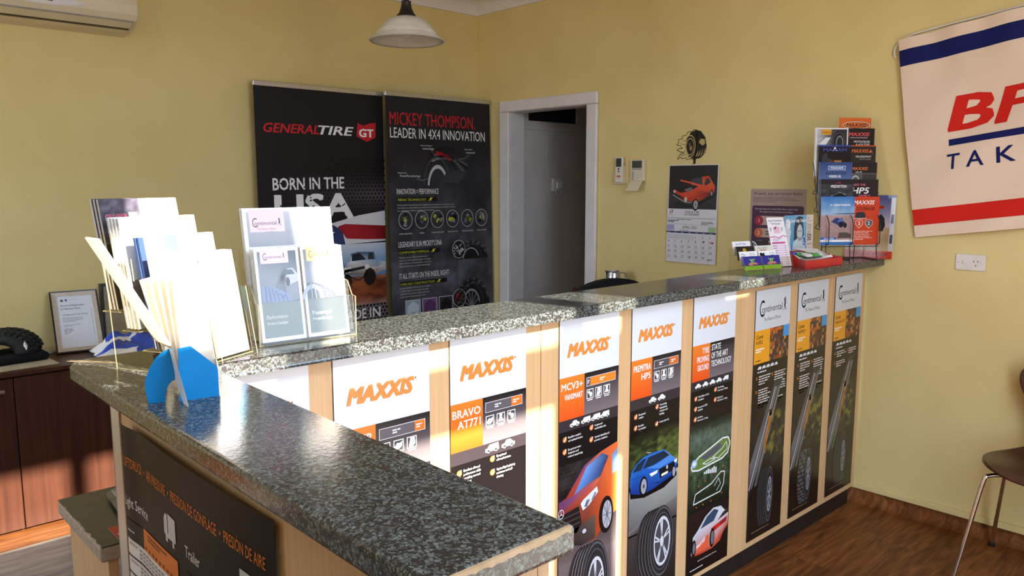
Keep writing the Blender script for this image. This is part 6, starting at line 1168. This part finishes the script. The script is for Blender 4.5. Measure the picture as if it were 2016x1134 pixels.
# ---- desert poster leaning on the wall behind the rack
c = Canvas(.215, .285, (150, 130, 130)); w = .215; c.up(); c.grid(0, .034, w, .285, 14, 20, lambda u, v: mix((206, 196, 206), (92, 96, 150), (v-.45)/.5) if v > .45+.04*math.sin(u*5) else mix((176, 142, 104), (206, 176, 132), .5+.7*fbm(u*6, v*7))); c.rect(0, 0, w, .034, (206, 62, 28)); c.up(); c.text('AT  RAZR MT', .02, .013, .009, .10, (90, 34, 20), .03, .2); c.text('MAXXIS', .128, .014, .011, .066, (60, 28, 20), .03, .25); c.rect(.128, .008, .18, .010, (90, 34, 20)); c.rect(.12, .225, .165, .238, (196, 50, 36)); c.poly([(0, .1), (.2, .5), (.3, .9), (.6, 1), (.9, .8), (1, .4), (.8, .1)], (50, 42, 52), (.125, .115, .05, .085)); c.ell(.128, .075, .022, .03, (182, 140, 118), 18); c.rect(.195, .035, w, .275, (210, 204, 206)); c.up(); c.rect(.199, .07, .211, .11, (44, 40, 46)); c.rect(.199, .16, .211, .20, (70, 70, 96))
o = c.build('desert_poster', M['gloss'], None, (3.638, 1.632, CT), (0, 0, 0), WU, Vector((.045, 0, 1)), .002); tag(o, 'desert scene brochure with an orange-red base, leaning on the wall behind the rack', 'brochure')
# ------------------------------------------------------------------ on the dark cupboard
CZ = .7075
t = thing('certificate_frame', 'framed business registration certificate leaning back on the dark cupboard', 'picture frame', (.897, 4.083, CZ))
U = Vector((.194, -.027, 0)).normalized(); V = Vector((-.015, .185, .27)); V = (V-U*V.dot(U)).normalized(); Nn = U.cross(V); FW, FH = .205, .325
Q = lambda x, y, z: U*x+V*y+Nn*z
fp = [(0, 0), (FW, 0), (FW, FH), (0, FH)]
for nm, d0, d1, zz, mm in (('outer_frame', 0, .007, .012, 'black'), ('inner_frame', .007, .026, .0105, 'silver')):
    b = NB(); O1 = [(d0, d0), (FW-d0, d0), (FW-d0, FH-d0), (d0, FH-d0)]; I1 = [(d1, d1), (FW-d1, d1), (FW-d1, FH-d1), (d1, FH-d1)]
    for i in range(4):
        j = (i+1) % 4; a = [Q(*O1[i], zz), Q(*O1[j], zz), Q(*I1[j], zz-.003), Q(*I1[i], zz-.003)]; vs = [b.verts.new(p) for p in a]+[b.verts.new(Q(*q, 0)) for q in (O1[i], O1[j], I1[j], I1[i])]
        for f in ((0, 1, 2, 3), (7, 6, 5, 4), (0, 4, 5, 1), (2, 6, 7, 3), (1, 5, 6, 2), (3, 7, 4, 0)): b.faces.new([vs[k] for k in f])
    bmesh.ops.recalc_face_normals(b, faces=b.faces[:]); obj(nm, b, M[mm], t)
c = Canvas(FW-.05, FH-.05, (214, 218, 226)); cw = FW-.05; ch = FH-.05; c.up(); K = (70, 72, 80)
c.text('Record of Registration', .016, ch-.055, .009, .10, K, .02); c.text('for Business Name', .016, ch-.072, .009, .082, K, .02); c.text('CHAMBERLAINS TYRE CENTRE', .018, ch-.104, .006, .108, K, .02); c.small(.018, ch-.118, .11, 4, .007, (140, 142, 150), .4, 3); c.small(.018, ch-.155, .09, 2, .007, (140, 142, 150), .4, 4); c.small(.018, ch-.18, .04, 4, .007, (120, 122, 130), .4, 5); c.line([(.022, ch-.178), (.03, ch-.170), (.038, ch-.176), (.06, ch-.171)], .0012, (60, 62, 70)); c.poly([(.5, 0), (1, .5), (.5, 1), (0, .5)], (70, 84, 150), (.036, ch-.03, .012, .016)); c.poly([(0, .2), (.3, .8), (.5, 1), (.7, .8), (1, .2), (.5, 0)], (90, 94, 104), (.016, ch-.03, .016, .016)); c.small(.055, ch-.022, .07, 1, .005, (170, 172, 180), .4, 6)
for i in range(30): c.rect(cw-.012, .06+.0048*i, cw-.009, .063+.0048*i, (150, 152, 160))
c.build('certificate', M['satin'], t, (0, 0, 0), tuple(Q(.025, .025, .0045)), U, V, .003)
b = NB(); plate(b, [Q(.001, .001, .0015), Q(FW-.001, .001, .0015), Q(FW-.001, FH-.001, .0015), Q(.001, FH-.001, .0015)], Nn, .003); bmesh.ops.recalc_face_normals(b, faces=b.faces[:]); obj('backing_board', b, M['dark'], t)
t = thing('picture_frame', 'dark edged frame standing behind the tall leaflet holder, only its side showing', 'picture frame', (1.149, 4.262, CZ))
b = NB(); box(b, 0, -.018, 0, .012, .02, .295, .001, 1); box(b, .228, -.018, 0, .24, .02, .295, .001, 1); box(b, .012, -.018, 0, .228, .02, .012); box(b, .012, -.018, .283, .228, .02, .295); obj('frame', b, M['dark'], t); b = NB(); box(b, .012, -.008, .012, .228, .0, .283); obj('mount', b, M['manila'], t)
# knobbly tyre offcut on a black cloth bag
t = thing('tyre_offcut', 'black knobbly tyre offcut lying on the dark cupboard at the left edge', 'tyre piece', (.70, 4.09, CZ+.045), math.radians(-28))
b = NB(); secs = []; NS = 22
def tp(a, y, r_): return (r_*math.cos(a)*1.12, y, r_*math.sin(a)*.82)
for i in range(NS+1):
    a = math.pi*i/NS; secs.append([b.verts.new(tp(a, y, r_)) for y, r_ in [(-.085, .055), (-.088, .085), (-.072, .108), (-.04, .118), (0, .121), (.04, .118), (.072, .108), (.085, .085), (.08, .055), (.06, .095), (0, .105), (-.06, .095)]])
for A, Bq in zip(secs, secs[1:]):
    for k in range(12): b.faces.new((A[k], A[(k+1) % 12], Bq[(k+1) % 12], Bq[k]))
b.faces.new(secs[0]); b.faces.new(list(reversed(secs[-1]))); bmesh.ops.recalc_face_normals(b, faces=b.faces[:]); obj('carcass', b, M['rubber'], t, smooth=True)
b = NB()
for i in range(1, 15):
    for k, y in enumerate((-.062, -.031, 0, .031, .062)):
        a = math.pi*(i+(.5 if k % 2 else 0))/15.5; r0 = .121-.9*abs(y)**2*3; da = .07
        vs = []
        for rr, g in ((r0-.004, 1.0), (r0+.008, .8)):
            for sa, sy in ((-1, -1), (1, -1), (1, 1), (-1, 1)): vs.append(b.verts.new(tp(a+sa*da*g+.05*sy*(1 if k % 2 else -1), y+sy*.012*g, rr)))
        for f in ((4, 5, 6, 7), (0, 1, 5, 4), (1, 2, 6, 5), (2, 3, 7, 6), (3, 0, 4, 7)): b.faces.new([vs[q] for q in f])
bmesh.ops.recalc_face_normals(b, faces=b.faces[:]); o = obj('tread', b, M['rubber'], t)
b = NB(); 
for i in range(4): obox(b, tp(.25+.07*i, -.092, .098), (.004, 0, .001), (0, .004, .012), (.0, .012, .006))
obj('size_mark', b, M['paper'], t)
b = NB(); box(b, -.19, -.115, 0, .17, .105, .05, .02, 3); bmesh.ops.subdivide_edges(b, edges=b.edges[:], cuts=2, use_grid_fill=True)
for v in b.verts:
    v.co.z = max(0, v.co.z*(.85+.5*fbm(v.co.x*9, v.co.y*9, 3))); v.co.x += .012*fbm(v.co.y*12, v.co.z*12, 5); v.co.y += .01*fbm(v.co.x*12, v.co.z*12, 8)
    if v.co.z > .041 and abs(v.co.x) < .19: v.co.z = .041
o = obj('black_bag', b, M['fabric'], loc=(.675, 4.088, CZ), smooth=True); o.rotation_euler = (0, 0, math.radians(6)); tag(o, 'flat black cloth bag under the tyre offcut at the left edge', 'bag')
b = NB(); box(b, 0, 0, 0, .30, .20, .0025); o = obj('paper_pile', b, M['manila'], loc=(.60, 3.885, CZ)); o.rotation_euler = (0, 0, .05); tag(o, 'flat sheet of brownish paper at the cupboard front edge, under the black bag', 'paper')
o.location = (.56, 3.86, CZ); 
b = NB(); box(b, 0, 0, 0, .12, .10, .012, .002); o = obj('folded_paper', b, M['manila'], loc=(.868, 4.13, CZ)); o.rotation_euler = (0, 0, .3); tag(o, 'folded tan paper between the tyre offcut and the certificate', 'paper')
# crumpled blue and white plastic bag
b = NB(); nx, ny = 30, 18; g = []
for j in range(ny+1):
    row = []
    for i in range(nx+1):
        x, y = i/nx, j/ny; e = min(1, 5*min(x, 1-x, y, 1-y))
        z = .012+e*(.065+.04*fbm(x*3.2, y*3.0, 4)+.016*fbm(x*9, y*8, 2)); z = max(.003, z*(.35+.9*y)); row.append(b.verts.new((x*.40+.02*fbm(y*4, x*3, 7), y*.17+.018*fbm(x*4, y*3, 1), z)))
    g.append(row)
for j in range(ny):
    for i in range(nx):
        f = b.faces.new((g[j][i], g[j][i+1], g[j+1][i+1], g[j+1][i])); x, y = i/nx, j/ny; k = y+.10*math.sin(x*7)-.18*x
        f.material_index = 1 if (k > .45 and k < .62 and x > .08) or (x < .16 and y > .3) or (y < .12 and x < .45) else 0
o = obj('plastic_bag', b, [M['blue'], M['paper']], loc=(1.01, 3.845, CZ), smooth=True); o.rotation_euler = (0, 0, -.05); m = o.modifiers.new('s', 'SOLIDIFY'); m.thickness = .0015; tag(o, 'crumpled blue and white plastic bag on the dark cupboard beside the certificate', 'bag')
# magazines on the low desk
c = Canvas(.15, .21, (96, 98, 96)); c.up(); c.grid(0, 0, .15, .21, 10, 12, lambda u, v: mix((52, 54, 52), (140, 144, 140), .45+.6*fbm(u*5, v*6, 2))); c.up(); c.text('AUGUST', .012, .178, .016, .075, (206, 210, 206), .03); c.text('EDITION', .10, .165, .008, .042, (190, 194, 190), .02); c.ring(.09, .07, .03, .022, .2, (190, 194, 190), 20)
for k, z in enumerate((.8302, .8208)):
    pass
t = thing('magazine', 'folded grey magazine lying on the low desk behind the return', 'magazine', (.452, 1.602, .8207), math.radians(-5))
def fold(x, y, z): return Vector((x, y, .018+.006*math.exp(-(x/.02)**2)*-1.6+z+.004*math.sin(x*22)))
c.build('cover', M['gloss'], t, thick=None, warp=fold, cuts=(14, 2))
b = NB()
for k in range(3): box(b, .006+.003*k, .003, .001+.005*k, .146, .207, .004+.005*k, .001, 1)
obj('pages', b, M['grey'], t)
c = Canvas(.14, .07, (186, 60, 40)); c.up(); c.rect(.006, .006, .134, .03, (226, 222, 216)); c.poly([(0, 0), (.3, 1), (.7, .8), (1, .2)], (206, 120, 90), (.02, .034, .1, .03)); o = c.build('leaflet', M['satin'], None, (.425, 1.5665, .8212), (0, 0, 0), (1, .0, 0), (0, 1, 0), .0006); o.location.z = .8216; tag(o, 'red and white leaflet lying on the low desk in front of the magazine', 'leaflet')
